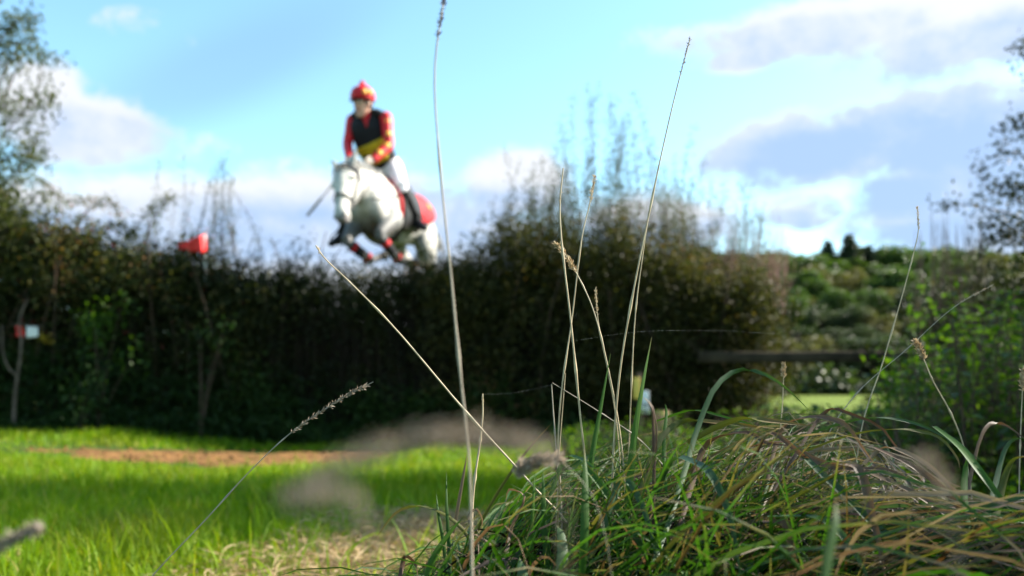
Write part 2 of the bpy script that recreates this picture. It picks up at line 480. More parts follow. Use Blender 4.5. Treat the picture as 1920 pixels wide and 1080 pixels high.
M['hawthorn'] = mat_leaf('hawthorn_leaf', [(0, (.04, .06, .012)), (.5, (.08, .105, .02)), (.85, (.15, .15, .03)), (1, (.20, .11, .03))], .4, alb=.62, spec=.15)
M['nettle'] = mat_leaf('nettle_leaf', [(0, (.022, .06, .008)), (.6, (.06, .13, .012)), (1, (.17, .27, .02))], .55, tcol=(1.7, 1.7, .3), alb=.8)
M['weed_dark'] = mat_leaf('bramble_leaf', [(0, (.014, .036, .010)), (.6, (.03, .07, .015)), (1, (.08, .13, .025))], .35, spec=.15)
M['berry'] = mat_plain('berry', (.30, .02, .02), .35, .5, .3, 30)
# ------------------------------------------------------------------ the ground
def smooth01(x): x = np.clip(x, 0, 1); return x * x * (3 - 2 * x)
def ground_z(x, y):
    x = np.asarray(x, dtype=float); y = np.asarray(y, dtype=float)
    z = 0.13 * smooth01((-1.9 - x) / 2.2) * smooth01((y - 4.2) / 3.2)
    z = z + 0.010 * np.sin(1.9 * x + 0.7) * np.sin(1.3 * y) * smooth01(y / 2) + 0.006 * np.sin(5.1 * x + 1.1 * y) * np.sin(4.1 * y - x)
    z = z + 0.15 * np.clip(y - 61, 0, 110) * smooth01((x + 5) / 45)      # wooded hillside beyond the field
    z = z + 0.0105 * np.maximum(y - 22, 0) * (1 - smooth01((y - 90) / 100) * 0.3)
    return z
xs = np.unique(np.concatenate([np.linspace(-7, 7, 141), np.linspace(-30, 30, 41), np.linspace(-60, 140, 41), np.linspace(-500, 500, 31)]))
ys = np.unique(np.concatenate([np.linspace(-3, 12, 151), np.linspace(12, 180, 70), np.linspace(-300, 700, 41)]))
gx, gy = np.meshgrid(xs, ys)
gz = ground_z(gx, gy)
nx, ny = len(xs), len(ys)
i, j = np.meshgrid(np.arange(nx - 1), np.arange(ny - 1))
a = (j * nx + i).ravel()
F = np.stack([a, a + 1, a + 1 + nx, a + nx], -1)

m, t, gg, out = new_mat('turf')
co = t.nodes.new('ShaderNodeTexCoord')
nz = gg.noise(co.outputs['Object'], 1.7, 6); nf = gg.noise(co.outputs['Object'], 60, 4)
c = gg.mix(gg.ramp(nz, .35, .7), (.03, .065, .008), (.05, .10, .012))
c = gg.mix(gg.ramp(nf, .45, .75), c, (.08, .075, .03))
sepg = t.nodes.new('ShaderNodeSeparateXYZ'); t.links.new(co.outputs['Object'], sepg.inputs[0])
farf = gg.ramp(sepg.outputs[1], 11, 16)
c = gg.mix(farf, c, (.10, .135, .012))
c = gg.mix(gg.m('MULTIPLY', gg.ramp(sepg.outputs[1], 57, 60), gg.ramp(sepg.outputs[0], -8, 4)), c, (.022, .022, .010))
p = t.nodes.new('ShaderNodeBsdfPrincipled'); p.inputs['Roughness'].default_value = .9; p.inputs['Specular IOR Level'].default_value = .15
t.links.new(c, p.inputs['Base Color'])
bp = t.nodes.new('ShaderNodeBump'); bp.inputs['Distance'].default_value = .02
t.links.new(nf, bp.inputs['Height']); t.links.new(bp.outputs[0], p.inputs['Normal'])
t.links.new(p.outputs[0], out.inputs[0])
tag(obj('ground', mk_mesh('ground', np.stack([gx.ravel(), gy.ravel(), gz.ravel()], -1), F, m, smooth=True)), kind='structure')

# bare earth strip in front of the fence, with an uneven edge
def dirt_mask(x, y):
    """signed: > 0 inside the worn strip"""
    w = 0.18 * np.sin(2.3 * x) + 0.12 * np.sin(5.7 * x + 2) + .07 * np.sin(13 * x)
    near = 5.25 + w * .7 + 0.55 * np.clip((-1.9 - x), 0, 9) ** 1.2 * .8
    farr = 7.0 - 0.32 * np.clip(-1.6 - x, 0, 9) + w * .5
    return np.minimum(np.minimum(y - near, farr - y), np.minimum(x + 3.9, -.95 - x + .5 * w + .25 * (y - 6.4)) )
dxs = np.linspace(-4.3, 1.6, 190); dys = np.linspace(4.9, 7.9, 100)
dx, dy = np.meshgrid(dxs, dys)
msk = dirt_mask(dx, dy)
dz = ground_z(dx, dy) + 0.012 * (smooth01(msk / .3) * 2 - 1) + .008 * np.sin(9 * dx + 3 * dy) * np.sin(11 * dy) * (msk > 0)
dz = np.where(msk < -0.25, ground_z(dx, dy) - .03, dz)
nxd = len(dxs)
i, j = np.meshgrid(np.arange(nxd - 1), np.arange(len(dys) - 1))
a = (j * nxd + i).ravel()
F = np.stack([a, a + 1, a + 1 + nxd, a + nxd], -1)
M['dirt'] = mat_plain('worn_earth', (.21, .108, .040), .95, .1, .4, 7, col2=(.10, .054, .022), bump=.02)
tag(obj('dirt_path', mk_mesh('dirt_path', np.stack([dx.ravel(), dy.ravel(), dz.ravel()], -1), F, M['dirt'], smooth=True)), kind='structure')
# clods and crumbs of earth
n = 2600
cx = RNG.uniform(-4, 1.2, n); cyy = RNG.uniform(5, 7.8, n)
k = dirt_mask(cx, cyy) > .05; cx, cyy = cx[k], cyy[k]
P = np.stack([cx, cyy, ground_z(cx, cyy) + .012], -1)
r = RNG.gamma(1.6, .0045, len(P)) + .003
tet = unit(np.array([[1, 1, 1], [1, -1, -1], [-1, 1, -1], [-1, -1, 1]], dtype=float))
V = P[:, None, :] + r[:, None, None] * (tet[None] + RNG.normal(size=(len(P), 4, 3)) * .3)
b = np.arange(len(P))[:, None] * 4
F = np.concatenate([b + [0, 1, 2], b + [0, 3, 1], b + [0, 2, 3], b + [1, 3, 2]], 0)
tag(obj('earth_clods', mk_mesh('earth_clods', V.reshape(-1, 3), F, M['dirt'])), 'loose crumbs of brown earth on the worn strip', 'earth', kind='stuff')

# straw patch: where dead mown grass lies near the camera
def straw_amt(x, y):
    d = np.sqrt(((x + 0.38) / .34) ** 2 + ((y - 2.15) / .72) ** 2)
    d2 = np.sqrt(((x + 0.25) / .36) ** 2 + ((y - 2.8) / .50) ** 2)
    return np.clip(1.45 - np.minimum(d, d2) + .18 * np.sin(9 * x) * np.sin(8 * y), 0, 1)

# ------------------------------------------------------------------ lawn
def lawn(n, y0, y1, wscale, segs, lmin, lmax):
    y = np.sqrt(RNG.uniform(y0 * y0, y1 * y1, n))
    x = RNG.uniform(-.74, .74, n) * y
    keep = dirt_mask(x, y) < RNG.uniform(-.12, .10, n)
    keep &= RNG.uniform(size=n) > straw_amt(x, y) * .94
    # patchy: dense tufts and thinner places
    pn = .5 + .5 * np.sin(3.1 * x + 1.3 * np.sin(2.2 * y)) * np.sin(2.7 * y + 1.1 * np.sin(3.3 * x))
    keep &= RNG.uniform(size=n) < .55 + .45 * pn
    keep &= ~((x > 1.25 + .12 * (y - 2)) & (y > 3.0) & (RNG.uniform(size=n) < .5))
    x, y, pn = x[keep], y[keep], pn[keep]; m_ = len(x)
    base = np.stack([x, y, ground_z(x, y) - .004], -1)
    L = RNG.uniform(lmin, lmax, m_) * (.6 + .6 * pn) * (1 - .35 * (dirt_mask(x, y) > -.3))
    a0 = RNG.uniform(0, .35, m_); a1 = a0 + RNG.gamma(2.2, .32, m_)
    V, F, uv, _ = curved_blades(base, L, a0, a1, RNG.uniform(0, 2 * PI, m_), RNG.uniform(.0035, .0062, m_) * wscale, segs, RNG.normal(0, .8, m_))
    return V, F, uv
bag = Bag()
for args in ((62000, 1.75, 3.2, 1.0, 5, .055, .12), (85000, 3.2, 5.4, 1.35, 3, .06, .115), (70000, 5.4, 9.3, 2.1, 2, .06, .11)):
    bag.add(*lawn(*args))
# odd taller blades
n = 900
y = np.sqrt(RNG.uniform(1.8 ** 2, 5.0 ** 2, n)); x = RNG.uniform(-.7, .45, n) * y
V, F, uv, _ = curved_blades(np.stack([x, y, ground_z(x, y)], -1), RNG.uniform(.13, .23, n), RNG.uniform(0, .3, n), RNG.uniform(.4, 1.9, n), RNG.uniform(0, 2 * PI, n), RNG.uniform(.004, .007, n), 6, RNG.normal(0, 1, n))
bag.add(V, F, uv)
tag(obj('lawn_grass', bag.mesh('lawn_grass', M['lawn'])), 'short bright green turf between the camera and the hedge', 'grass', kind='stuff')

bag = Bag()
n = 34000
x = RNG.uniform(-1.3, .8, n); y = RNG.uniform(1.7, 3.2, n)
k = RNG.uniform(size=n) < straw_amt(x, y); x, y = x[k], y[k]; n = len(x)
base = np.stack([x, y, ground_z(x, y) + RNG.uniform(.003, .06, n)], -1)
V, F, uv, _ = curved_blades(base, RNG.uniform(.03, .12, n), RNG.uniform(1.0, 1.6, n), RNG.uniform(1.2, 2.1, n), RNG.uniform(0, 2 * PI, n), RNG.uniform(.002, .005, n), 3, RNG.normal(0, 2, n), wob=RNG.normal(0, 1.3, n))
bag.add(V, F, uv)
tag(obj('straw_litter', bag.mesh('straw_litter', M['straw'])), 'pale dry straw lying flat in the turf at the bottom of the photo', 'straw', kind='stuff')

# rough weedy ground cover to the right (clover, short weeds)
def ground_cover(name, n, xr, yr, hr, size, mat, label):
    x = RNG.uniform(*xr, n); y = RNG.uniform(*yr, n)
    lump = .5 + .5 * np.sin(4.3 * x + 2 * np.sin(1.9 * y)) * np.sin(3.9 * y + 1.7 * np.sin(2.7 * x))
    z = ground_z(x, y) + RNG.uniform(0, 1, n) ** .6 * hr * (.3 + .7 * lump)
    V, F = leaves(np.stack([x, y, z], -1), RNG.uniform(.6, 1.3, n) * size, up=.3, aspect=.8)
    return tag(obj(name, mk_mesh(name, V, F, mat)), label, 'ground cover', kind='stuff')
ground_cover('ground_cover', 26000, (.4, 6.5), (3.0, 7.9), .24, .032, M['nettle'], 'low leafy weeds spreading over the ground right of the turf')
ground_cover('ground_cover', 15000, (-5.5, 1.6), (7.35, 8.1), .30, .035, M['weed_dark'], 'dark low weeds along the foot of the hedge')

# ------------------------------------------------------------------ hedges and bushes
def twigs(bag, n, base_f, top_f, r0=.006, sides=3, segs=5, bend=.12):
    for _ in range(n):
        b = np.array(base_f()); t_ = np.array(top_f(b))
        k = np.linspace(0, 1, segs)[:, None]
        P = b + (t_ - b) * k + (RNG.normal(size=(1, 3)) * bend * np.sin(PI * k)) + RNG.normal(size=(segs, 3)) * .012
        bag.add(*tube(P, np.linspace(r0, r0 * .35, segs), sides))

def hedge_leaves(n_clump, per, xr, yf, yb, top, sig, size, zmin=.02, hollow=.5, up=.1, facade=.55, crest=.4):
    """clumps of leaves filling a hedge body under the profile top(x)"""
    x = RNG.uniform(*xr, n_clump)
    u = RNG.uniform(size=n_clump)
    y = yf + (yb - yf) * u
    front = RNG.uniform(size=n_clump) < facade
    y = np.where(front, yf + np.abs(RNG.normal(0, .14, n_clump)), y)
    T = top(x)
    T = T * np.where((y < yf + .15) | (y > yb - .2), .93, 1)
    z = zmin + (T - zmin) * RNG.uniform(size=n_clump) ** .85
    cr = RNG.uniform(size=n_clump) < crest
    z = np.where(cr, T + RNG.normal(-.03, .11, n_clump), z)
    x = x + RNG.normal(0, .10, n_clump)
    z = np.maximum(z + ground_z(x, y), .05)
    C = np.stack([x, y, z], -1)
    P = np.repeat(C, per, 0) + RNG.normal(size=(n_clump * per, 3)) * np.repeat(RNG.uniform(.5, 1.4, n_clump) * sig, per)[:, None]
    P[:, 2] = np.maximum(P[:, 2], .02)
    outd = np.repeat(unit(RNG.normal(size=(n_clump, 3))), per, 0) * .8
    return leaves(P, RNG.uniform(.6, 1.35, len(P)) * size, up=up, out=outd)

def prof(pts, Y):
    """hedge top profile from photo pixels: height above the ground as a function of x"""
    w = [at(px, py, Y) for px, py in pts]
    X_ = np.array([p.x for p in w]); Z_ = np.array([p.z for p in w])
    def f(x): return np.interp(x, X_, Z_) - .20 + .08 * np.sin(5.3 * x + .6) + .06 * np.sin(11 * x + 1) + .04 * np.sin(23 * x) + RNG.normal(0, .045, np.shape(x))
    return f

def shoots(root, lst, Y0, mat, name_leaf='foliage', per=1.0, lsize=.022, z0=1.2, spread=.045, stems=None):
    """upright whippy shoots: (px, top_py, lean px) each"""
    bs, PL = Bag(), []
    for (px, py, lean) in lst:
        Y = Y0 + RNG.uniform(-.35, .35)
        lean = lean * 1.7; tip = np.array(at(px, py, Y)); base = np.array(at(px - lean, 600, Y)); base[2] = z0
        k = np.linspace(0, 1, 9)[:, None]
        P = base + (tip - base) * k + np.array([RNG.normal(0, .09), RNG.normal(0, .09), 0]) * np.sin(PI * k) + np.array([RNG.normal(0, .03), 0, 0]) * np.sin(2 * PI * k)
        bs.add(*tube(P, np.linspace(.006, .0015, 9), 3))
        Ls = np.linalg.norm(tip - base)
        m_ = int(Ls * 95 * per)
        tt = RNG.uniform(.0, 1.0, m_) ** .8
        idx = np.clip((tt * 8).astype(int), 0, 7); fr = (tt * 8 - idx)[:, None]
        Q = P[idx] * (1 - fr) + P[idx + 1] * fr
        PL.append(Q + RNG.normal(size=Q.shape) * spread * (1.15 - .75 * tt)[:, None])
        # side sprigs
        for _ in range(int(Ls * 4)):
            s0 = RNG.uniform(.05, .75); q = P[int(s0 * 8)]
            d = unit(np.array([RNG.normal(0, .5), RNG.normal(0, .5), 1.0])); l = RNG.uniform(.12, .4) * (1.1 - s0)
            S = q + d * np.linspace(0, l, 4)[:, None]
            bs.add(*tube(S, np.linspace(.003, .001, 4), 3))
            m2 = int(l * 75 * per); PL.append(q + d * RNG.uniform(0, l, m2)[:, None] + RNG.normal(size=(m2, 3)) * .018)
    P = np.concatenate(PL)
    V, F = leaves(P, RNG.uniform(.6, 1.3, len(P)) * lsize, up=.7)
    obj('shoot', bs.mesh('shoot', M['twig']), root)
    obj(name_leaf, mk_mesh('shoot_foliage', V, F, mat), root)

# --- hawthorn hedge, left
hl = empty('hawthorn_hedge', (-3.6, 8.4, 0)); hl.location = (0, 0, 0)
tag(hl, 'dark hawthorn hedge with reddish leaves at the left end, behind the turf', 'hedge')
topL = prof([(-260, 330), (-60, 360), (40, 425), (100, 462), (150, 470), (205, 452), (245, 478), (300, 485), (345, 505), (400, 488), (450, 505), (500, 520), (560, 540)], 8.3)
V, F = hedge_leaves(1500, 62, (-6.8, -2.35), 7.75, 9.1, topL, .085, .040, zmin=.45)
obj('foliage', mk_mesh('foliage', V, F, M['hedge']), hl)
V, F = hedge_leaves(900, 40, (-6.8, -2.2), 8.2, 9.0, lambda x: topL(x) * .88, .12, .075, zmin=.02, facade=.1, crest=.05)
obj('foliage', mk_mesh('inner_foliage', V, F, M['hedge']), hl)
V, F = hedge_leaves(420, 50, (-6.8, -3.3), 7.65, 8.6, topL, .08, .038, zmin=1.3, crest=.5)
obj('foliage', mk_mesh('foliage', V, F, M['hedge_red']), hl)
V, F = hedge_leaves(340, 60, (-6.8, -2.3), 7.65, 8.3, lambda x: .75 + 0 * x, .09, .045, zmin=.02, crest=.2)
obj('foliage', mk_mesh('foliage', V, F, M['weed_dark']), hl)
bag = Bag()
twigs(bag, 420, lambda: (RNG.uniform(-6.8, -2.4), RNG.uniform(7.9, 8.9), 0), lambda b: (b[0] + RNG.normal(0, .35), b[1] + RNG.normal(0, .3), RNG.uniform(1.2, 2.2)), .012, 4)
obj('branch', bag.mesh('branch', M['twig']), hl)
shoots(hl, [(300, 300, 20), (345, 290, 30), (425, 285, -10), (405, 330, 10), (385, 380, 5), (440, 360, -20), (470, 420, -12), (415, 300, 0), (330, 360, 8), (285, 372, 12), (430, 320, -5), (395, 345, 0), (505, 445, -8), (530, 470, -5), (408, 300, 6), (418, 310, -6), (436, 335, -14), (398, 320, 12), (450, 390, -20), (380, 420, 10), (365, 340, 14), (350, 400, 6), (425, 350, 0), (415, 380, 10), (545, 480, 0), (490, 430, -6), (412, 360, 4), (400, 400, -4), (426, 390, 8), (310, 380, 0)], 8.3, M['shoot'], per=1.0)
# arching sprays with red-tinged leaves along the top
bs, PL = Bag(), []
for pts in ([(60, 430), (110, 385), (160, 375), (215, 388)], [(130, 470), (150, 410), (200, 372), (222, 400), (240, 440)], [(230, 470), (245, 440), (275, 400), (300, 385)], [(-20, 400), (40, 340), (95, 350)],
            [(20, 430), (70, 365), (120, 372)], [(260, 480), (285, 420), (310, 375), (322, 372)], [(180, 450), (205, 425), (240, 430), (262, 455)]):
    P = catmull([at(px, py, 8.2) for px, py in pts], 12)
    bs.add(*tube(P, np.linspace(.009, .002, 12), 3))
    Q = np.repeat(P, 26, 0); PL.append(Q + RNG.normal(size=Q.shape) * .035)
obj('branch', bs.mesh('arching_branch', M['twig']), hl)
P = np.concatenate(PL); V, F = leaves(P, RNG.uniform(.6, 1.3, len(P)) * .032, up=.1)
obj('foliage', mk_mesh('spray_foliage', V, F, M['hedge_red']), hl)
# berries
P = np.stack([RNG.uniform(-6, -2.6, 500), RNG.uniform(7.6, 7.95, 500), RNG.uniform(.9, 2.3, 500)], -1)
V, F = leaves(P, .016, aspect=1.0)
obj('berry', tag(obj('tmp', mk_mesh('berries', V, F, M['berry'])), kind='stuff').data, hl)['kind'] = 'stuff'
bpy.data.objects.remove(bpy.data.objects['tmp'])

# --- brush fence in the middle: cut brush packed upright, growing hedge on top
bf = empty('brush_fence', (0, 0, 0))
tag(bf, 'dark packed brush fence the grey horse is jumping, in the middle of the hedge line', 'fence')
topB = prof([(400, 510), (520, 520), (600, 492), (660, 500), (720, 505), (780, 502), (840, 492), (880, 500), (950, 500), (1010, 500)], 8.3)
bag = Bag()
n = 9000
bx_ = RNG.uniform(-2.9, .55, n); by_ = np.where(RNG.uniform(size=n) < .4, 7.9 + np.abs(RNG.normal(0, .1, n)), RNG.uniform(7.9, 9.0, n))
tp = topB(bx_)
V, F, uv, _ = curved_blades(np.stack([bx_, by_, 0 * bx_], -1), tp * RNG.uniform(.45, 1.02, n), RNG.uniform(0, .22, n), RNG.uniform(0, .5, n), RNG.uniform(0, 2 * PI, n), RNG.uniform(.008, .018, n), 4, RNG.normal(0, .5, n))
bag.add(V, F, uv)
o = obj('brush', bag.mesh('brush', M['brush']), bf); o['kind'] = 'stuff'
V, F = hedge_leaves(1050, 50, (-2.9, .5), 7.75, 9.1, topB, .08, .036, zmin=.5, crest=.5)
obj('foliage', mk_mesh('foliage', V, F, M['hedge']), bf)
V, F = hedge_leaves(420, 40, (-3.0, .3), 8.2, 9.0, lambda x: topB(x) * .9, .12, .075, zmin=.02, facade=.1, crest=.05)
obj('foliage', mk_mesh('inner_foliage', V, F, M['hedge']), bf)
V, F = hedge_leaves(260, 50, (-2.9, .5), 7.65, 8.2, lambda x: .5 + 0 * x, .08, .04, zmin=.02, crest=.2)
obj('foliage', mk_mesh('foliage', V, F, M['weed_dark']), bf)

# tan dead sprigs standing out of the fence top under the horse's belly
bag = Bag()
for k in range(110):
    px = RNG.normal(785, 16); Y = RNG.uniform(8.0, 8.5); tip = np.array(at(px, 488 + abs(RNG.normal(0, 26)), Y)); b_ = np.array(at(px + RNG.normal(0, 10), 590, Y))
    kk = np.linspace(0, 1, 5)[:, None]; P = b_ + (tip - b_) * kk + RNG.normal(size=(1, 3)) * .03 * np.sin(PI * kk)
    bag.add(*tube(P, np.linspace(.006, .002, 5), 3))
    Q = P[2:][RNG.integers(0, 3, 9)] + RNG.normal(size=(9, 3)) * .025
    bag.add(*leaves(Q, RNG.uniform(.015, .03, 9), up=.5))
M['tan_twig'] = mat_plain('tan_dead_twig', (.26, .17, .09), .85, .1, .4, 9)
o = obj('dead_sprig', bag.mesh('dead_sprigs', M['tan_twig']), bf); o['kind'] = 'stuff'

# --- big bush right of the fence
bb = empty('big_bush', (0, 0, 0))
tag(bb, 'large wide green bush with tall thin upright shoots, right of the brush fence', 'bush')
topC = prof([(830, 515), (880, 486), (930, 470), (960, 440), (1000, 445), (1050, 430), (1090, 440), (1130, 425), (1175, 450), (1205, 485), (1240, 472), (1270, 500), (1310, 488), (1340, 515), (1375, 530), (1400, 555), (1425, 600), (1450, 660), (1470, 730)], 8.3)
V, F = hedge_leaves(1000, 60, (-.72, 2.55), 7.6, 9.0, topC, .105, .038, zmin=.3)
obj('foliage', mk_mesh('foliage', V, F, M['bush']), bb)
V, F = hedge_leaves(650, 40, (-.7, 2.35), 8.1, 8.9, lambda x: topC(x) * .9, .12, .075, zmin=.02, facade=.1, crest=.05)
obj('foliage', mk_mesh('foliage', V, F, M['hedge']), bb)
bag = Bag()
twigs(bag, 320, lambda: (RNG.uniform(-.4, 2.5), RNG.uniform(7.9, 8.9), 0), lambda b: (b[0] + RNG.normal(0, .4), b[1] + RNG.normal(0, .3), RNG.uniform(1.0, 2.1)), .012, 4)
obj('branch', bag.mesh('branch', M['twig']), bb)
SH = []
for k in range(120):
    px = RNG.uniform(985, 1270)
    env = 155 + abs(px - 1130) * 1.0
    SH.append((px, env + RNG.uniform(0, 1) ** .8 * (425 - env), RNG.normal(0, 16)))
for k in range(26):
    SH.append((RNG.uniform(1260, 1430), RNG.uniform(330, 440), RNG.normal(0, 16)))
for k in range(14):
    SH.append((RNG.uniform(860, 1000), RNG.uniform(360, 450), RNG.normal(8, 16)))
SH += [(1125, 150, 5), (1187, 170, -15), (1100, 152, 10), (1075, 175, 5), (1050, 215, -12), (1205, 235, -14), (1175, 215, -6), (1145, 175, 4), (1160, 250, 0), (945, 272, 6), (975, 300, 28), (1020, 300, 20), (958, 330, 0), (1000, 360, 30),
       (1303, 232, -12), (1285, 300, 16), (1320, 300, -14), (1262, 330, 10), (1330, 350, -16), (1300, 340, 0), (905, 405, 20), (890, 425, 22), (1270, 380, 0), (1380, 380, 0), (1348, 385, 6)]
shoots(bb, SH, 8.4, M['shoot'], per=1.0, lsize=.024, spread=.055, z0=1.3)
# loose leafy sprays between the bush body and the shoots
PL = []
for k in range(150):
    px = RNG.uniform(930, 1330); lo_ = 465; hi_ = 310 + abs(px - 1120) * .62
    q = np.array(at(px, hi_ + (lo_ - hi_) * RNG.uniform(0, 1) ** .55, 8.3 + RNG.normal(0, .3)))
    PL.append(q + RNG.normal(size=(34, 3)) * np.array([.05, .06, .09]))
P = np.concatenate(PL); V, F = leaves(P, RNG.uniform(.6, 1.3, len(P)) * .027, up=.4)
obj('foliage', mk_mesh('spray_foliage', V, F, M['bush']), bb)

# reddish bare twigs at the bush's right end
rt = empty('twiggy_bush', (0, 0, 0))
tag(rt, 'bush of bare reddish brown twigs at the right end of the hedge', 'bush')
bag = Bag()
for k in range(260):
    px = RNG.uniform(1310, 1480); c0 = 1410
    tipy = 345 + abs(px - 1415) * 1.2 + abs(RNG.normal(0, 60))
    Y = RNG.uniform(7.8, 8.7)
    Y += .5; tip = np.array(at(px, tipy, Y)); base = np.array(at(c0 + (px - c0) * .9, 640, Y)); base[2] = RNG.uniform(1.35, 1.7)
    kk = np.linspace(0, 1, 6)[:, None]
    P = base + (tip - base) * kk + RNG.normal(size=(1, 3)) * .06 * np.sin(PI * kk)
    bag.add(*tube(P, np.linspace(.0045, .001, 6), 3))
obj('branch', bag.mesh('twigs', M['red_twig']), rt)
V, F = hedge_leaves(200, 50, (1.8, 2.5), 7.6, 8.7, prof([(1300, 500), (1380, 520), (1420, 560), (1450, 640), (1490, 740)], 8.3), .08, .034, zmin=.2)
obj('foliage', mk_mesh('foliage', V, F, M['bush']), rt)

# spray of dark leaves reaching right at the top of the bush
# ------------------------------------------------------------------ trees
def grow(bag, p, d, L, r, depth, tips, split=3, spread=.55, segs=5, gnarl=.12):
    P = [np.array(p, dtype=float)]; dd = np.array(d, dtype=float)
    for _ in range(segs):
        dd = unit(dd + RNG.normal(size=3) * gnarl + np.array([0, 0, .04]))
        P.append(P[-1] + dd * L / segs)
    P = np.array(P)
    bag.add(*tube(P, np.linspace(r, r * .62, len(P)), 6 if r > .02 else 4))
    if depth <= 1: tips.append(P)
    if depth == 0: return
    for k in range(split):
        q = P[-1] if k == 0 else P[RNG.integers(2, len(P))]
        nd = unit(dd + RNG.normal(size=3) * spread)
        grow(bag, q, nd, L * RNG.uniform(.6, .85), r * .6, depth - 1, tips, split, spread, segs, gnarl)

def tree(name, loc, H, r, label, mat, depth=4, split=3, leaf=.035, per=60, sig=.11, cat='tree', lean=(0, 0, 1), group=None, first=.34, spread=.6):
    root = empty(name, loc); tag(root, label, cat, group)
    bag, tips = Bag(), []
    grow(bag, (0, 0, -.05), unit(np.array(lean, dtype=float)), H * first, r, depth, tips, split, spread)
    obj('trunk', bag.mesh('trunk', M['bark'], smooth=True), root)
    T = np.concatenate(tips)
    P = np.repeat(T, per, 0); P = P + RNG.normal(size=P.shape) * sig
    V, F = leaves(P, RNG.uniform(.6, 1.35, len(P)) * leaf, up=.1)
    obj('crown', mk_mesh('crown', V, F, mat), root)
    return root
# left hawthorn tree at the photo's left edge
tl = empty('hawthorn_tree', (-5.2, 7.6, 0))
tag(tl, 'hawthorn tree with loose leafy branches at the left edge of the photo', 'tree')
tl.location = (0, 0, 0)
bag = Bag(); PL = []
trunk = catmull([(-5.45, 7.9, 0), (-5.4, 7.85, 1.0), (-5.5, 7.9, 2.2), (-5.35, 7.9, 3.4), (-5.4, 7.9, 4.6)], 14)
bag.add(*tube(trunk, np.linspace(.075, .02, 14), 8))
for pts in ([(-40, 330), (10, 250), (60, 190), (85, 105)], [(-60, 300), (0, 200), (40, 110), (62, 100), (120, 118)], [(-40, 160), (10, 60), (50, 35), (58, 45)],
            [(-60, 200), (-10, 110), (40, 80), (85, 105)], [(-50, 400), (20, 330), (60, 280), (95, 185)], [(-50, 260), (20, 190), (80, 200), (100, 170)],
            [(-60, 330), (0, 300), (50, 290), (85, 310)], [(-60, 430), (0, 380), (30, 330), (75, 260)], [(-80, 120), (-20, 60), (30, 50), (20, 40)],
            [(-60, 480), (0, 440), (50, 410), (90, 370)], [(-80, 520), (-10, 470), (40, 440), (110, 400)], [(-90, 60), (-40, 0), (0, -60), (30, -120)], [(-90, 300), (-30, 220), (10, 130), (30, 95)]):
    Y = RNG.uniform(7.3, 8.1)
    P = catmull([at(px, py, Y) for px, py in pts], 14)
    bag.add(*tube(P, np.linspace(.014, .002, 14), 4))
    st = np.linspace(1.0, .35, 14)
    Q = np.concatenate([np.repeat(P[i_:i_ + 1], int(48 * st[i_]), 0) + RNG.normal(size=(int(48 * st[i_]), 3)) * (.10 * st[i_] + .015) for i_ in range(14)])
    PL.append(Q)
# body of the crown further left
C = np.stack([RNG.uniform(-6.9, -5.1, 260), RNG.uniform(7.3, 8.4, 260), RNG.uniform(1.7, 4.1, 260)], -1)
C[:, 0] -= .45 * np.maximum(C[:, 2] - 2.2, 0) * RNG.uniform(0, 1, 260)
P = np.repeat(C, 55, 0); PL.append(P + RNG.normal(size=P.shape) * .10)
obj('trunk', bag.mesh('trunk', M['bark']), tl)
P = np.concatenate(PL); V, F = leaves(P, RNG.uniform(.6, 1.3, len(P)) * .043, up=.1)
obj('crown', mk_mesh('crown', V, F, M['hawthorn']), tl)

# crooked bare stem standing in front of the hedge, left
o = empty('sapling', at(28, 790, 7.55)); o.location = (0, 0, 0)
tag(o, 'crooked bare sapling stem with a side branch in front of the left hedge', 'sapling')
bag = Bag()
bag.add(*tube(catmull([at(26, 798, 7.5), at(27, 765, 7.5), at(30, 725, 7.5), at(37, 680, 7.5), at(40, 640, 7.5), at(36, 600, 7.55), at(52, 560, 7.6)], 16), np.linspace(.02, .009, 16), 7))
obj('stem', bag.mesh('stem', M['bark'], True), o)
bag = Bag()
bag.add(*tube(catmull([at(31, 704, 7.5), at(16, 690, 7.48), at(6, 660, 7.5), at(3, 610, 7.52)], 10), np.linspace(.012, .006, 10), 6))
obj('branch', bag.mesh('side_branch', M['bark'], True), o)

# red and white marker on the hedge, far left, with yellow leaves under it
M['red_plastic'] = mat_plain('red_cloth', (.75, .03, .03), .55, .3, .2, 9)
M['white_plastic'] = mat_plain('white_cloth', (.80, .80, .80), .5, .3, .08, 9)
def rippled(name, pts, Y, mat, nx_=10, nz_=6, amp=.015, thick=.004, ph=0.0):
    """cloth panel given by four photo corners (tl, tr, br, bl), with folds and thickness"""
    c = [np.array(at(px, py, Y + dY)) for px, py, dY in pts]
    u, v = np.meshgrid(np.linspace(0, 1, nx_), np.linspace(0, 1, nz_))
    u = u[..., None]; v = v[..., None]
    P = (c[0] * (1 - u) + c[1] * u) * (1 - v) + (c[3] * (1 - u) + c[2] * u) * v
    P[..., 1] += amp * np.sin(7 * u[..., 0] + 3 * v[..., 0] + ph)
    P[..., 2] += amp * .4 * np.sin(9 * u[..., 0] + ph)
    P = P.reshape(-1, 3); N_ = len(P)
    i, j = np.meshgrid(np.arange(nx_ - 1), np.arange(nz_ - 1)); a = (j * nx_ + i).ravel()
    F = np.stack([a, a + 1, a + 1 + nx_, a + nx_], -1)
    me = mk_mesh(name, P, F, mat, smooth=True)
    return me
def solid(o, th):
    md = o.modifiers.new('solid', 'SOLIDIFY'); md.thickness = th; md.offset = 0
mk = empty('course_marker', (0, 0, 0))
tag(mk, 'small red and white marker cloth hung in the hedge above the sapling, far left', 'marker')
o = obj('red_panel', rippled('red_panel', [(29, 612, 0), (45, 613, 0), (46, 631, 0), (30, 632, 0)], 7.6, M['red_plastic'], amp=.008), mk); solid(o, .004)
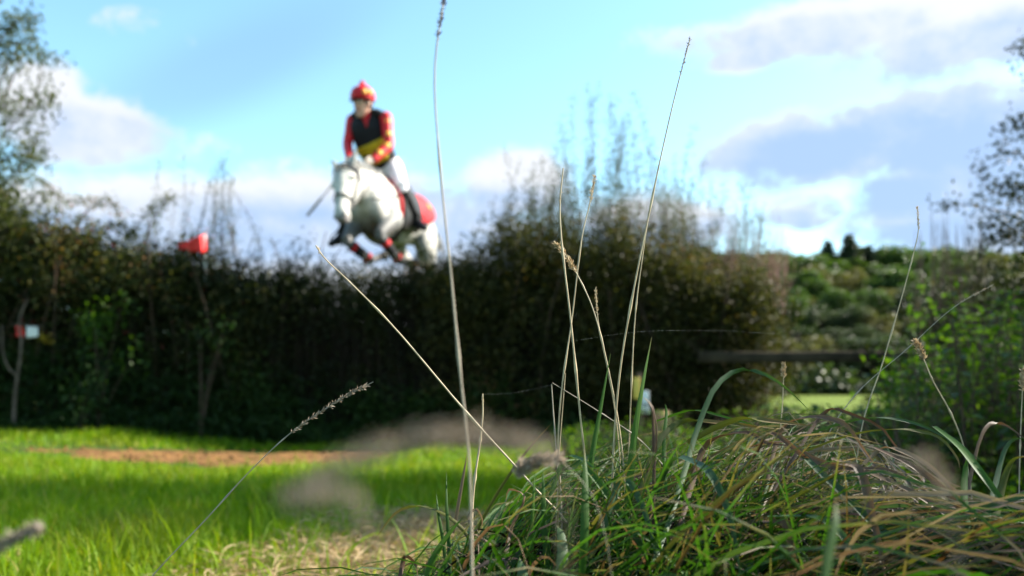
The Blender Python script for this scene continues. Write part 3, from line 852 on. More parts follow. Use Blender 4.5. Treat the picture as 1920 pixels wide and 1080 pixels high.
o = obj('white_panel', rippled('white_panel', [(48, 611, 0), (70, 613, 0), (72, 631, 0), (50, 634, 0)], 7.6, M['white_plastic'], amp=.008, ph=1), mk); solid(o, .004)
bag = Bag(); bag.add(*tube([at(22, 609, 7.425), at(78, 612, 7.605)], .006, 6)); obj('rod', bag.mesh('rod', M['bark']), mk)
P = np.array([at(RNG.normal(83, 9), RNG.normal(636, 5), 7.45) for _ in range(45)])
M['yellow_leaf'] = mat_leaf('yellow_leaf', [(0, (.45, .30, .02)), (1, (.60, .42, .04))], .4)
V, F = leaves(P, RNG.uniform(.02, .04, 45)); 
yl = obj('leaf_spray', mk_mesh('leaf_spray', V, F, M['yellow_leaf']), hl); yl['label'] = 'spray of yellow autumn leaves beside the red and white marker'; yl['kind'] = 'stuff'

# pale sapling leaves catching light at left, low
def leafy_clump(name, px, py, Y, rx, rz, n, mat, size, label, cat='plant'):
    c = np.array(at(px, py, Y)); r0 = empty(name, (c[0], c[1], 0)); tag(r0, label, cat)
    bag = Bag(); PL = []
    for _ in range(7):
        tip = np.array([RNG.normal(0, rx * .6), RNG.normal(0, .1), c[2] + RNG.normal(0, rz * .6)])
        P = catmull([(0, 0, 0), (tip[0] * .3, tip[1] * .3, tip[2] * .5), tip], 7)
        bag.add(*tube(P, np.linspace(.008, .002, 7), 4)); PL.append(tip + RNG.normal(size=(n // 7, 3)) * np.array([rx, .12, rz]) * .5)
    obj('stem', bag.mesh('stem', M['twig']), r0)
    P = np.concatenate(PL); V, F = leaves(P, RNG.uniform(.6, 1.3, len(P)) * size, aspect=.75)
    obj('foliage', mk_mesh('foliage', V, F, mat), r0)
leafy_clump('elder_shrub', 152, 735, 7.35, .12, .24, 420, M['weed_dark'], .05, 'small leafy elder shrub in front of the left hedge')
leafy_clump('bramble_plant', 195, 630, 7.5, .2, .22, 360, M['nettle'], .045, 'yellowish green bramble spray on the left hedge face', 'plant')
leafy_clump('bramble_plant', 385, 625, 7.5, .2, .12, 160, M['weed_dark'], .045, 'thin bramble spray on the hedge below the red flag', 'plant')

# red flag marking the jump
fl = empty('jump_flag', (0, 0, 0)); tag(fl, 'red wedge shaped jump flag sticking out of the hedge top, left of the horse', 'flag')
bag = Bag(); pb = at(381, 470, 7.74); bag.add(*tube([(pb.x, 8.35, 0), at(383, 472, 7.78), at(384, 438, 7.74)], .014, 8)); obj('pole', bag.mesh('pole', M['white_plastic'], True), fl)
# folded cloth wedge: front face and the sunlit edge face
A_, B_, C_, D_ = (332, 459, .10), (375, 442, -.06), (379, 474, -.06), (336, 468, .10)
o = obj('flag_cloth', rippled('flag_cloth', [A_, B_, C_, D_], 7.68, M['red_plastic'], amp=.012), fl); solid(o, .006)
o = obj('flag_fold', rippled('flag_fold', [(374, 443, -.06), (386, 437, .12), (388, 470, .12), (378, 475, -.06)], 7.68, M['red_plastic'], nx_=5, amp=.004), fl); solid(o, .006)

# ---- right: tree whose branches show at the edge and which shades the turf
def tree_shader(name, spec, label):
    pass
def crown_tree(name, base, blobs, label, n_clump, per, leaf, sig, r, mat):
    """tree with limbs running out to the leaf clumps of its crown (ellipsoids)"""
    root = empty(name, base); tag(root, label, 'tree')
    B0 = np.array(base); bag = Bag(); PL = []
    top = np.array(blobs[0][0]) - B0
    tr_ = catmull([(0, 0, -.1), (top[0] * .2, top[1] * .2, top[2] * .35), (top[0] * .7, top[1] * .7, top[2] * .75), tuple(top)], 12)
    bag.add(*tube(tr_, np.linspace(r, r * .35, 12), 8))
    for c_, e_ in blobs:
        c_ = np.array(c_) - B0
        for k in range(n_clump):
            v = unit(RNG.normal(size=3)) * RNG.uniform(.35, 1.0) ** .6
            q = c_ + v * np.array(e_)
            q[1] += (q[2] - c_[2]) * .30
            if k % 4 == 0:
                j_ = tr_[RNG.integers(5, 12)]
                bag.add(*tube(catmull([j_, (j_ + q) / 2 + RNG.normal(0, .08, 3), q], 6), np.linspace(r * .25, .004, 6), 4))
            PL.append(q + RNG.normal(size=(per, 3)) * sig)
    obj('trunk', bag.mesh('trunk', M['bark'], True), root)
    P = np.concatenate(PL); V, F = leaves(P, RNG.uniform(.6, 1.3, len(P)) * leaf, up=-.1)
    obj('crown', mk_mesh('crown', V, F, mat), root)
crown_tree('ash_tree', (7.2, 5.3, 0), [((7.0, 5.55, 6.2), (1.5, .95, 1.7)), ((6.7, 5.25, 4.9), (.9, .7, .9))], 'tall leafy ash standing right of the view, shading the turf', 150, 55, .085, .18, .14, M['tree'])
crown_tree('hazel_tree', (3.5, 1.5, 0), [((3.3, 1.62, 2.15), (.65, .50, .62)), ((3.5, 1.5, 1.5), (.6, .5, .5))], 'leafy hazel standing right of the view, shading the tussock', 34, 42, .05, .08, .05, M['tree'])
# branches of the edge tree that show
et = empty('edge_tree', (0, 0, 0)); tag(et, 'dark leaved shrubby tree reaching in at the right edge of the photo', 'tree')
bag = Bag(); PL = []
for pts, th in (([(2010, 480), (1950, 400), (1900, 370), (1850, 355), (1835, 300)], 1), ([(2000, 520), (1940, 430), (1890, 400), (1820, 385), (1762, 383)], 1),
            ([(2000, 330), (1950, 260), (1915, 225), (1890, 245)], 1), ([(2000, 260), (1960, 150), (1930, 100), (1905, 85)], .7), ([(1990, 480), (1930, 440), (1880, 430), (1850, 420)], 1.3),
            ([(1980, 420), (1925, 300), (1885, 285), (1872, 275)], .5), ([(1990, 520), (1940, 470), (1900, 440), (1840, 460)], 1.2), ([(2010, 440), (1960, 380), (1920, 350), (1880, 350)], 1.3)):
    Y = RNG.uniform(5.6, 6.4)
    P = catmull([at(px, py, Y) for px, py in pts], 14)
    bag.add(*tube(P, np.linspace(.014, .002, 14), 4))
    for i_ in range(2, 14):
        k_ = int(20 * th)
        PL.append(P[i_] + RNG.normal(size=(k_, 3)) * (.065 if i_ < 11 else .04))
trk = catmull([(4.65, 6.0, 0), (4.6, 6.0, 1.0), (4.7, 6.05, 2.0), (4.6, 6.0, 3.2)], 12)
bag.add(*tube(trk, np.linspace(.06, .02, 12), 7))
obj('trunk', bag.mesh('trunk', M['bark']), et)
P = np.concatenate(PL); V, F = leaves(P, RNG.uniform(.6, 1.3, len(P)) * .04, up=.1)
obj('crown', mk_mesh('crown', V, F, M['hedge']), et)
crown_tree('shade_tree', (6.4, 5.2, 0), [((6.2, 5.3, 2.7), (.9, 1.2, 1.2)), ((5.0, 3.6, 2.0), (.4, .4, .4))], 'unseen leafy elder added right of the view to shade the nettles', 22, 42, .07, .12, .07, M['tree'])  # out of view, added to keep sun off the nettles
# bare stalks rising on the right
ds = empty('dead_stalk_clump', (0, 0, 0)); tag(ds, 'clump of thin dead brown stalks against the sky, left of the right edge tree', 'plant')
bag = Bag()
for k in range(70):
    px = RNG.uniform(1715, 1850); Y = RNG.uniform(6.4, 7.2); ty = 400 + abs(RNG.normal(0, 45)) + (0 if px > 1740 else 20)
    tip = np.array(at(px, ty, Y)); b = np.array(at(px + RNG.normal(0, 14), 640, Y)); b[2] = 0
    P = catmull([b, (b + tip) / 2 + RNG.normal(size=3) * .03, tip], 6)
    bag.add(*tube(P, np.linspace(.007, .0015, 6), 4))
obj('stem', bag.mesh('stalks', M['twig']), ds)
V, F = hedge_leaves(300, 45, (3.3, 5.4), 6.5, 7.6, prof([(1640, 760), (1690, 660), (1740, 560), (1800, 510), (1880, 480), (1990, 440)], 7.0), .09, .042, zmin=.05, crest=.35)
V, F = V, F
rb = empty('bramble_thicket', (0, 0, 0)); tag(rb, 'dark bramble thicket behind the nettles at the right side', 'bush')
obj('foliage', mk_mesh('foliage', V, F, M['hedge']), rb)

# ---- nettles and leafy weeds on the right: four kinds, copied
def nettle(H, n_st=1, leaf=.07, seed=0, mat=None):
    rg = np.random.default_rng(seed)
    root = empty('nettle_plant', (0, 0, -5))
    bs, lv = Bag(), []
    for s_ in range(n_st):
        h = H * rg.uniform(.7, 1); lean = rg.normal(0, .10, 2) * h
        ox = rg.normal(0, .05, 2) if s_ else np.zeros(2)
        P = catmull([(ox[0], ox[1], 0), (ox[0] + lean[0] * .3, ox[1] + lean[1] * .3, h * .5), (ox[0] + lean[0], ox[1] + lean[1], h)], 9)
        bs.add(*tube(P, np.linspace(.005, .002, 9), 5))
        pairs = int(h / .055)
        for k in range(pairs):
            f = (k + 1) / pairs; i_ = min(int(f * 8), 7); q = P[i_] + (P[i_ + 1] - P[i_]) * (f * 8 - i_)
            ang = k * PI / 2 + rg.normal(0, .3)
            sz = leaf * (1.1 - .6 * f) * (.5 + min(1, f * 3) * .5) * rg.uniform(.8, 1.2)
            for sg in (0, PI):
                d = np.array([math.cos(ang + sg), math.sin(ang + sg), rg.uniform(-.35, .35)]); d /= np.linalg.norm(d)
                s = unit(np.cross(d, [0, 0, 1])); nn = np.cross(s, d)
                b0 = q + d * .012
                V = np.array([b0, b0 + d * sz * .35 + s * sz * .33 + nn * .004, b0 + d * sz - nn * sz * .2, b0 + d * sz * .35 - s * sz * .33 + nn * .004, b0 + d * sz * .45 - nn * sz * .05])
                lv.append((V, np.array([[0, 1, 4], [1, 2, 4], [2, 3, 4], [3, 0, 4]])))
    bl = Bag()
    for V, F in lv: bl.add(V, F)
    obj('stem', bs.mesh('stem', M['twig']), root)
    obj('foliage', bl.mesh('foliage', mat or M['nettle']), root)
    return root
protos = [nettle(.9, 3, .085, 1), nettle(.75, 2, .075, 2), nettle(.6, 4, .07, 3), nettle(.95, 3, .08, 4), nettle(.35, 3, .06, 5), nettle(.28, 4, .055, 6)]
used = set()
NL = {0: 'tall nettle with broad toothed leaves', 1: 'upright two stemmed nettle', 2: 'bushy many stemmed nettle', 3: 'tall leaning nettle', 4: 'short nettle', 5: 'low bushy nettle'}
def where(x, y):
    px = 960 + FPX * x / y
    a_ = 'near' if y < 4.6 else 'farther'
    if px > 1800: return a_ + ' in the weeds at the right edge'
    if px > 1650: return a_ + ' in the weeds just right of the rail fence'
    if px > 1400: return a_ + ' in the weeds below the rail fence'
    return a_ + ' in the low weeds in front of the big bush'
def put_nettle(k, x, y, s, rz):
    o = protos[k] if k not in used else copy_tree(protos[k])
    used.add(k)
    o.location = (x, y, float(ground_z(x, y))); o.rotation_euler = (0, 0, rz); o.scale = (s, s, s)
    tag(o, NL[k] + ', ' + where(x, y), 'nettle', 'nettles and weeds on the right')
for k in range(95):
    px = RNG.uniform(1610, 1990); Y = RNG.uniform(3.4, 6.3)
    topy = np.interp(px, [1600, 1650, 1700, 1760, 1800, 1850, 1930, 2000], [770, 745, 640, 590, 550, 540, 500, 480]) + abs(RNG.normal(0, 75))
    h = at(px, topy, Y).z
    kk = int(RNG.integers(0, 4)); H0 = (.9, .75, .6, .95)[kk]
    put_nettle(kk, at(px, 700, Y).x, Y, float(np.clip(h / H0, .45, 2.1)), RNG.uniform(0, 6.28))
for k in range(110):
    px = RNG.uniform(1035, 1700); Y = RNG.uniform(3.6, 7.0)
    topy = 762 + abs(RNG.normal(0, 28)) + (22 if px < 1200 else 0)
    h = max(at(px, topy, Y).z, .12)
    kk = 4 + int(RNG.integers(0, 2)); H0 = (.35, .28)[kk - 4]
    put_nettle(kk, at(px, 700, Y).x, Y, h / H0, RNG.uniform(0, 6.28))
for k in range(60):
    px = RNG.uniform(1420, 1690); Y = RNG.uniform(3.2, 6.0); h = max(at(px, 752 + abs(RNG.normal(0, 14)), Y).z, .12)
    kk = 4 + int(RNG.integers(0, 2)); put_nettle(kk, at(px, 700, Y).x, Y, h / (.35, .28)[kk - 4], RNG.uniform(0, 6.28))
leafy_clump('dock_plant', 1690, 750, 4.6, .16, .18, 230, M['nettle'], .052, 'bright yellow green leafy plant glowing in the sun right of the rail', 'plant')
leafy_clump('willowherb', 1735, 610, 5.4, .10, .3, 200, M['nettle'], .036, 'tall pale green willowherb at the left end of the nettles', 'plant')

# ---- wooden rail fence
M['rail'] = mat_plain('weathered_rail', (.055, .04, .023), .85, .2, .5, 7, bump=.006)
rf = empty('rail_fence', (0, 0, 0)); tag(rf, 'dark weathered timber rail fence beyond the right end of the hedge', 'fence')
def beam(a, b, w, h, nseg=8):
    a = np.array(a); b = np.array(b); k = np.linspace(0, 1, nseg)
    d = unit(b - a); s = unit(np.cross(d, [0, 0, 1.0001])); u_ = np.cross(s, d)
    oc = [(-1, -.75), (-.75, -1), (.75, -1), (1, -.75), (1, .75), (.75, 1), (-.75, 1), (-1, .75)]
    V = []
    for t_ in k:
        c = a + (b - a) * t_ + u_ * RNG.normal(0, h * .04) + s * RNG.normal(0, w * .04)
        for x_, z_ in oc: V.append(c + s * x_ * w / 2 + u_ * z_ * h / 2)
    n_ = 8; F = []
    for i_ in range(nseg - 1):
        for j_ in range(n_):
            F.append([i_ * n_ + j_, i_ * n_ + (j_ + 1) % n_, (i_ + 1) * n_ + (j_ + 1) % n_, (i_ + 1) * n_ + j_])
    for b0, rev in ((0, True), ((nseg - 1) * n_, False)):
        for q in ((0, 1, 2, 3), (0, 3, 4, 7), (7, 4, 5, 6)):
            F.append([b0 + z for z in (q[::-1] if rev else q)])
    return np.array(V), np.array(F)
bx1 = Bag(); bx1.add(*beam(at(1310, 670, 7.35), at(1850, 670, 7.35), .07, .100)); obj('rail', bx1.mesh('rail', M['rail']), rf)
for px in (1405, 1850):
    c = at(px, 671, 7.44); b_ = Bag(); b_.add(*beam((c.x, c.y + .02, -.1), (c.x, c.y + .02, 0.84), .10, .11, 5)); obj('post', b_.mesh('post', M['rail']), rf)

# low marker board and sunlit stump at the foot of the bush
st = empty('tree_stump', (0, 0, 0)); tag(st, 'sawn stump with a tan sunlit side at the foot of the big bush', 'stump')
M['cut_wood'] = mat_plain('cut_wood', (.50, .30, .16), .8, .2, .35, 25, bump=.004)
c = at(1243, 760, 7.2)
ths = np.linspace(0, 2 * PI, 20, endpoint=False)
V = []; hs = [0, .12, .25, .33, .335]
rs = [.105, .085, .075, .07, .03]
for h_, r_ in zip(hs, rs):
    for t_ in ths: V.append((c.x + math.cos(t_) * r_ * (1 + .12 * math.sin(3 * t_)), c.y + math.sin(t_) * r_, h_ * 1.05))
F = []
for i_ in range(4):
    for j_ in range(20): F.append([i_ * 20 + j_, i_ * 20 + (j_ + 1) % 20, (i_ + 1) * 20 + (j_ + 1) % 20, (i_ + 1) * 20 + j_])
V.append((c.x, c.y, .352)); F2 = [[80 + j_, 80 + (j_ + 1) % 20, 100] for j_ in range(20)]
obj('trunk', mk_mesh('stump', V, [np.array(F), np.array(F2)], M['cut_wood'], smooth=False), st)
mb = empty('marker_board', (0, 0, 0)); tag(mb, 'small white board with a yellow edge standing left of the stump', 'marker')
M['yellow_paint'] = mat_plain('yellow_paint', (.75, .52, .10), .5, .3, .1, 9)
M['white_paint'] = mat_plain('white_paint', (.78, .78, .76), .5, .3, .1, 9)
M['black_paint'] = mat_plain('black_paint', (.03, .03, .03), .5, .3, .1, 9)
def slab(name, px0, px1, py0, py1, Y, th, mat, parent):
    p0 = at(px0, py1, Y); p1 = at(px1, py0, Y)
    V = [(x_, y_, z_) for x_ in (p0.x, p1.x) for y_ in (Y - th, Y) for z_ in (p0.z, p1.z)]
    F = np.array([[0, 1, 3, 2], [4, 6, 7, 5], [0, 4, 5, 1], [2, 3, 7, 6], [0, 2, 6, 4], [1, 5, 7, 3]])
    o = obj(name, mk_mesh(name, V, F, mat), parent)
    bv = o.modifiers.new('b', 'BEVEL'); bv.width = .003; bv.segments = 2
    return o
slab('board', 1203, 1216, 733, 775, 7.0, .02, M['white_paint'], mb)
slab('edge_panel', 1188, 1200, 708, 748, 7.0, .02, M['yellow_paint'], mb)
slab('black_mark', 1206, 1214, 757, 762, 6.976, .003, M['black_paint'], mb)
slab('black_mark', 1206, 1214, 768, 772, 6.976, .003, M['black_paint'], mb)
slab('peg', 1197, 1202, 700, 812, 7.04, .02, M['bark'], mb)

# ------------------------------------------------------------------ far wood
def far_tree(kind, seed):
    rg = np.random.default_rng(seed)
    root = empty('wood_tree', (0, 0, -50))
    bs = Bag(); H = 12.0
    bs.add(*tube([(0, 0, -.3), (.1, 0, H * .3), (0, .1, H * .62), (.05, 0, H * .93)], [.28, .2, .12, .03], 7))
    if kind == 'conifer':
        PL = []
        for k in range(46):
            f = k / 46; z = H * (.12 + .88 * f); R_ = 3.5 * (1 - f) ** .9 + .12
            for a_ in rg.uniform(0, 2 * PI, 7):
                l = R_ * rg.uniform(.7, 1.1); mcount = int(5 + l * 9)
                tt = rg.uniform(.1, 1, mcount)
                PL.append(np.stack([np.cos(a_) * l * tt, np.sin(a_) * l * tt, z - .28 * l * tt + rg.normal(0, .08, mcount)], -1) + rg.normal(size=(mcount, 3)) * .08)
        P = np.concatenate(PL); size = .34; mat = M['far_conifer']
    else:
        PL = []
        for k in range(34):
            th = rg.uniform(0, 2 * PI); z = H * rg.uniform(.28, .93)
            Rz = 3.1 * math.sqrt(max(.05, 1 - ((z / H - .55) / .47) ** 2)) * rg.uniform(.45, .95)
            c = np.array([math.cos(th) * Rz, math.sin(th) * Rz, z])
            if k < 14: bs.add(*tube([(0, 0, z * .7), c * [.5, .5, .93], c], [.1, .06, .02], 4))
            v = unit(rg.normal(size=(190, 3))) * rg.uniform(.7, 1.05, (190, 1)) * np.array([1.25, 1.25, .9]) * rg.uniform(.7, 1.15)
            PL.append(c + v)
        P = np.concatenate(PL); size = .36; mat = M['far_' + kind]
    V, F = leaves(P, rg.uniform(.6, 1.3, len(P)) * size, rng=rg, up=.2, aspect=.8)
    obj('trunk', bs.mesh('trunk', M['bark']), root); obj('crown', mk_mesh('crown', V, F, mat), root)
    return root
M['far_green'] = mat_leaf('far_green_leaf', [(0, (.05, .095, .022)), (.6, (.09, .16, .032)), (1, (.15, .21, .045))], .35, nscale=.5)
M['far_olive'] = mat_leaf('far_olive_leaf', [(0, (.10, .10, .04)), (.6, (.16, .155, .06)), (1, (.22, .19, .08))], .35, nscale=.5)
M['far_dark'] = mat_leaf('far_dark_leaf', [(0, (.03, .05, .018)), (.6, (.055, .085, .025)), (1, (.08, .11, .03))], .3, nscale=.5)
M['far_conifer'] = mat_leaf('far_conifer_needle', [(0, (.018, .035, .016)), (.6, (.035, .06, .022)), (1, (.055, .085, .03))], .15, nscale=.5)
fk = {'conifer': [far_tree('conifer', 11)], 'green': [far_tree('green', 12), far_tree('green', 13)], 'olive': [far_tree('olive', 14)], 'dark': [far_tree('dark', 15), far_tree('dark', 16)]}
fl_lab = {'conifer': 'dark pointed conifer in the far wood beyond the field', 'green': 'mid green round crowned tree in the far wood beyond the field', 'olive': 'pale olive autumn tree in the far wood beyond the field', 'dark': 'dark green broadleaf tree in the far wood beyond the field'}
fused = set()
def put_far(kind, px, topy, Y, label=None, wide=1.0):
    c = at(px, topy, Y); gz_ = float(ground_z(c.x, c.y)); s = (c.z - gz_) / 12.0
    src = fk[kind][RNG.integers(0, len(fk[kind]))]
    o = src if src.name not in fused else copy_tree(src); fused.add(src.name)
    o.location = (c.x, c.y, gz_); o.scale = (s * wide, s * wide, s); o.rotation_euler = (0, 0, RNG.uniform(0, 6.28))
    tag(o, label or fl_lab[kind], 'tree', 'trees of the far wood')
def tier(Y, topy, step, kinds, p0=1180, p1=2080, jit=9, wide=1.0, row=''):
    for px in np.arange(p0, p1, step):
        Y_ = Y + RNG.normal(0, 4.0 if Y > 70 else .8); px_ = px + RNG.normal(0, step * .18); X_ = at(px_, 600, Y_).x
        gz_ = float(ground_z(X_, Y_)); h_ = at(px_, topy + RNG.normal(0, jit), Y_).z - gz_
        k_ = kinds[RNG.integers(0, len(kinds))]
        s = float(np.clip(h_, 4.5, 15)) / 12.0
        src = fk[k_][RNG.integers(0, len(fk[k_]))]
        o = src if src.name not in fused else copy_tree(src); fused.add(src.name)
        o.location = (X_, Y_, gz_ - .2); w_ = s * wide * RNG.uniform(1.25, 1.6) ; o.scale = (w_, w_, s); o.rotation_euler = (0, 0, RNG.uniform(0, 6.28))
        tag(o, {'conifer': 'dark pointed conifer', 'green': 'mid green round crowned tree', 'olive': 'pale olive autumn tree', 'dark': 'dark green broadleaf tree'}[k_] + ' ' + row, 'tree', 'trees of the far wood')
put_far('conifer', 1592, 440, 150, 'tallest pointed conifer breaking the skyline of the far wood', 1.5)
put_far('conifer', 1552, 452, 150, 'lower pointed conifer just left of the tallest one on the skyline', 1.5)
put_far('conifer', 1628, 460, 150, 'small pointed conifer just right of the tallest one on the skyline', 1.5)
tier(156, 468, 27, ('green', 'green', 'dark', 'olive'), jit=4, wide=1.2, row='on the skyline of the far wood')
tier(134, 482, 40, ('dark', 'green', 'green', 'olive'), jit=12, row='just under the skyline of the far wood')
tier(114, 505, 46, ('green', 'dark', 'olive'), jit=9, row='in the upper slope of the far wood')
tier(98, 540, 50, ('dark', 'green', 'green', 'olive'), jit=10, row='half way down the slope of the far wood')
tier(84, 580, 58, ('dark', 'dark', 'olive', 'green'), jit=12, row='in the lower slope of the far wood')
tier(72, 618, 62, ('dark', 'green', 'dark'), jit=12, row='in the second row at the foot of the far wood')
tier(63, 655, 62, ('dark', 'olive', 'dark'), jit=12, wide=1.3, row='in the front row of the far wood behind the rail')
fh = empty('far_hedgerow', (0, 0, 0)); tag(fh, 'low dark hedgerow along the foot of the far wood', 'hedge')
n = 9000; x = RNG.uniform(5, 60, n); P = np.stack([x, 57.5 + RNG.normal(0, .7, n), .36 + np.abs(RNG.normal(0, 1, n)) * (.75 + .3 * np.sin(x * .9))], -1)
V, F = leaves(P, RNG.uniform(.3, .6, n), aspect=.8)
obj('foliage', mk_mesh('foliage', V, F, M['far_dark']), fh)
# woodland goes on to the left behind the hedge, lower and farther
for px in range(-900, 1200, 130):
    put_far(('green', 'dark')[RNG.integers(0, 2)], px, 660 + RNG.normal(0, 12), 120 + RNG.normal(0, 8), 'low broad tree far behind the hedge on the left', 2.2)
# ------------------------------------------------------------------ horse and rider
def lofted(secs, side=(0, 1, 0), n=16):
    """secs: (x, y, z, half width, half depth[, shift]) along a chain; closed ends"""
    S = [tuple(s) for s in secs]
    P = np.array([s[:3] for s in S], dtype=float)
    m_ = max(8, len(S) * 4)
    C = catmull(P, m_)
    tt = np.linspace(0, len(S) - 1, m_)
    A = np.interp(tt, np.arange(len(S)), [s[3] for s in S]); B = np.interp(tt, np.arange(len(S)), [s[4] for s in S])
    T = unit(np.gradient(C, axis=0)); ref = np.array(side, dtype=float)
    U = unit(ref - (T @ ref)[:, None] * T); W = np.cross(T, U)
    th = np.linspace(0, 2 * PI, n, endpoint=False)
    V = C[:, None] + A[:, None, None] * np.cos(th)[None, :, None] * U[:, None] + B[:, None, None] * np.sin(th)[None, :, None] * W[:, None]
    V = V.reshape(-1, 3)
    i = np.arange(m_ - 1)[:, None] * n; j = np.arange(n)[None, :]; k = (j + 1) % n
    F = [list(q) for q in np.stack([i + j, i + k, i + n + k, i + n + j], -1).reshape(-1, 4)]
    e = 0.45
    c0 = len(V); V = np.vstack([V, C[0] - T[0] * min(A[0], B[0]) * e, C[-1] + T[-1] * min(A[-1], B[-1]) * e])
    F3 = [[(jj + 1) % n, jj, c0] for jj in range(n)] + [[(m_ - 1) * n + jj, (m_ - 1) * n + (jj + 1) % n, c0 + 1] for jj in range(n)]
    return V, np.array(F), np.array(F3)

def body_mesh(name, chains, voxel, mat, smooth_it=6, n=16):
    """join overlapping lofts into ONE continuous surface (voxel remesh, then smoothing)"""
    VV, QQ, TT, off = [], [], [], 0
    for ch in chains:
        side = (0, 1, 0)
        if isinstance(ch, tuple): ch, side = ch
        V, Q, T_ = lofted(ch, side, n)
        VV.append(V); QQ.append(Q + off); TT.append(T_ + off); off += len(V)
    me = mk_mesh(name + '_src', np.concatenate(VV), [np.concatenate(TT), np.concatenate(QQ)], mat)
    o = bpy.data.objects.new('tmp_body', me); COL.objects.link(o)
    r = o.modifiers.new('r', 'REMESH'); r.mode = 'VOXEL'; r.voxel_size = voxel; r.use_smooth_shade = True
    s = o.modifiers.new('s', 'SMOOTH'); s.iterations = smooth_it; s.factor = .5
    dg = bpy.context.evaluated_depsgraph_get()
    out = bpy.data.meshes.new_from_object(o.evaluated_get(dg)); out.name = name
    bpy.data.objects.remove(o)
    out.materials.clear(); out.materials.append(mat)
    out.polygons.foreach_set('use_smooth', np.ones(len(out.polygons), dtype=bool))
    return out

def mirror(ch):
    f = lambda c: [(s[0], -s[1], s[2], *s[3:]) for s in c]
    if isinstance(ch, tuple): return (f(ch[0]), ch[1])
    return f(ch)

# ---- horse coat: pale grey, dappled, darker muzzle and lower legs; breast and underside shade painted in
def mat_coat():
    m, t, gg, out = new_mat('grey_coat')
    co = t.nodes.new('ShaderNodeTexCoord')
    nz = gg.noise(co.outputs['Object'], 9, 4); nd = gg.noise(co.outputs['Object'], 3.2, 3)
    c = gg.mix(gg.ramp(nz, .38, .62), (.38, .365, .335), (.54, .51, .455))
    c = gg.mix(gg.m('MULTIPLY', gg.ramp(nd, .50, .66), .75), c, (.26, .255, .25))
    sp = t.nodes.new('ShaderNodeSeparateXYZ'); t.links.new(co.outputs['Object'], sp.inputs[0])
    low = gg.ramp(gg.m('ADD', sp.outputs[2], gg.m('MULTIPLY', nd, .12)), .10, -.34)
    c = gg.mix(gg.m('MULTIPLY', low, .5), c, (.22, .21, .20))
    breast_shade_x = gg.m('MULTIPLY', gg.ramp(sp.outputs[0], .30, .52), gg.ramp(sp.outputs[0], 1.08, .92))
    breast_shade_z = gg.ramp(gg.m('ADD', sp.outputs[2], gg.m('MULTIPLY', nd, .25)), .20, -.12)
    c = gg.mix(gg.m('MULTIPLY', gg.m('MULTIPLY', breast_shade_x, breast_shade_z), .92), c, (.065, .062, .06))  # shade under the breast and between the forelegs, painted into the coat
    p = t.nodes.new('ShaderNodeBsdfPrincipled'); p.inputs['Roughness'].default_value = .55; p.inputs['Specular IOR Level'].default_value = .3
    t.links.new(c, p.inputs['Base Color']); t.links.new(p.outputs[0], out.inputs[0])
    return m
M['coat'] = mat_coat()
M['muzzle'] = mat_plain('muzzle_skin', (.20, .18, .18), .6, .3, .3, 20)
M['hair_grey'] = mat_plain('pale_horse_hair', (.62, .60, .56), .6, .3, .35, 30, col2=(.36, .35, .34))
M['hoof'] = mat_plain('hoof_horn', (.05, .045, .04), .45, .4, .3, 20)
M['leather_black'] = mat_plain('black_leather', (.018, .017, .017), .5, .25, .3, 25)
M['boot_black'] = mat_plain('black_riding_boot', (.018, .017, .018), .5, .25, .25, 18)
M['leather_brown'] = mat_plain('brown_leather', (.12, .065, .035), .45, .4, .3, 25)
M['red_cloth'] = mat_plain('red_fabric', (.50, .014, .02), .65, .25, .18, 12, bump=.002)
M['red_silk'] = mat_plain('red_silk', (.60, .012, .018), .5, .3, .25, 14, bump=.012)
M['black_cloth'] = mat_plain('black_vest_fabric', (.014, .014, .018), .75, .2, .3, 14, bump=.003)
M['bib'] = mat_plain('yellow_bib', (.52, .36, .015), .7, .2, .25, 9)
M['badge'] = mat_plain('yellow_ring_print', (.85, .50, .06), .5, .3, .1, 30)
M['badge_in'] = mat_plain('orange_ring_centre', (.80, .22, .05), .5, .3, .1, 30)
M['breeches'] = mat_plain('white_breeches', (.76, .74, .77), .7, .2, .1, 14, bump=.002)
M['skin'] = mat_plain('skin', (.56, .31, .22), .5, .4, .12, 20)
M['hair_dark'] = mat_plain('dark_hair', (.05, .032, .022), .5, .3, .3, 40)
M['eye'] = mat_plain('dark_eye', (.015, .012, .01), .15, .6, .1, 20)
M['white_eye'] = mat_plain('eye_white', (.7, .68, .66), .3, .5, .05, 20)
M['lips'] = mat_plain('lips', (.42, .15, .13), .5, .4, .1, 20)
M['glove'] = mat_plain('pale_glove', (.50, .42, .36), .7, .2, .2, 30)

HTH = math.radians(13)
HO = Vector((-1.345, 8.75, 2.39))
horse = empty('horse', HO)
horse.rotation_euler = (0, math.radians(0), math.atan2(-math.cos(HTH), -math.sin(HTH)))
tag(horse, 'grey horse jumping over the brush fence with its forelegs folded', 'horse')
HB = Matrix.Translation(HO) @ Matrix.Rotation(horse.rotation_euler[2], 4, 'Z')

HBI = HB.inverted()
def T(px, py, Y): return HBI @ at(px, py, Y)       # a joint in the horse's frame
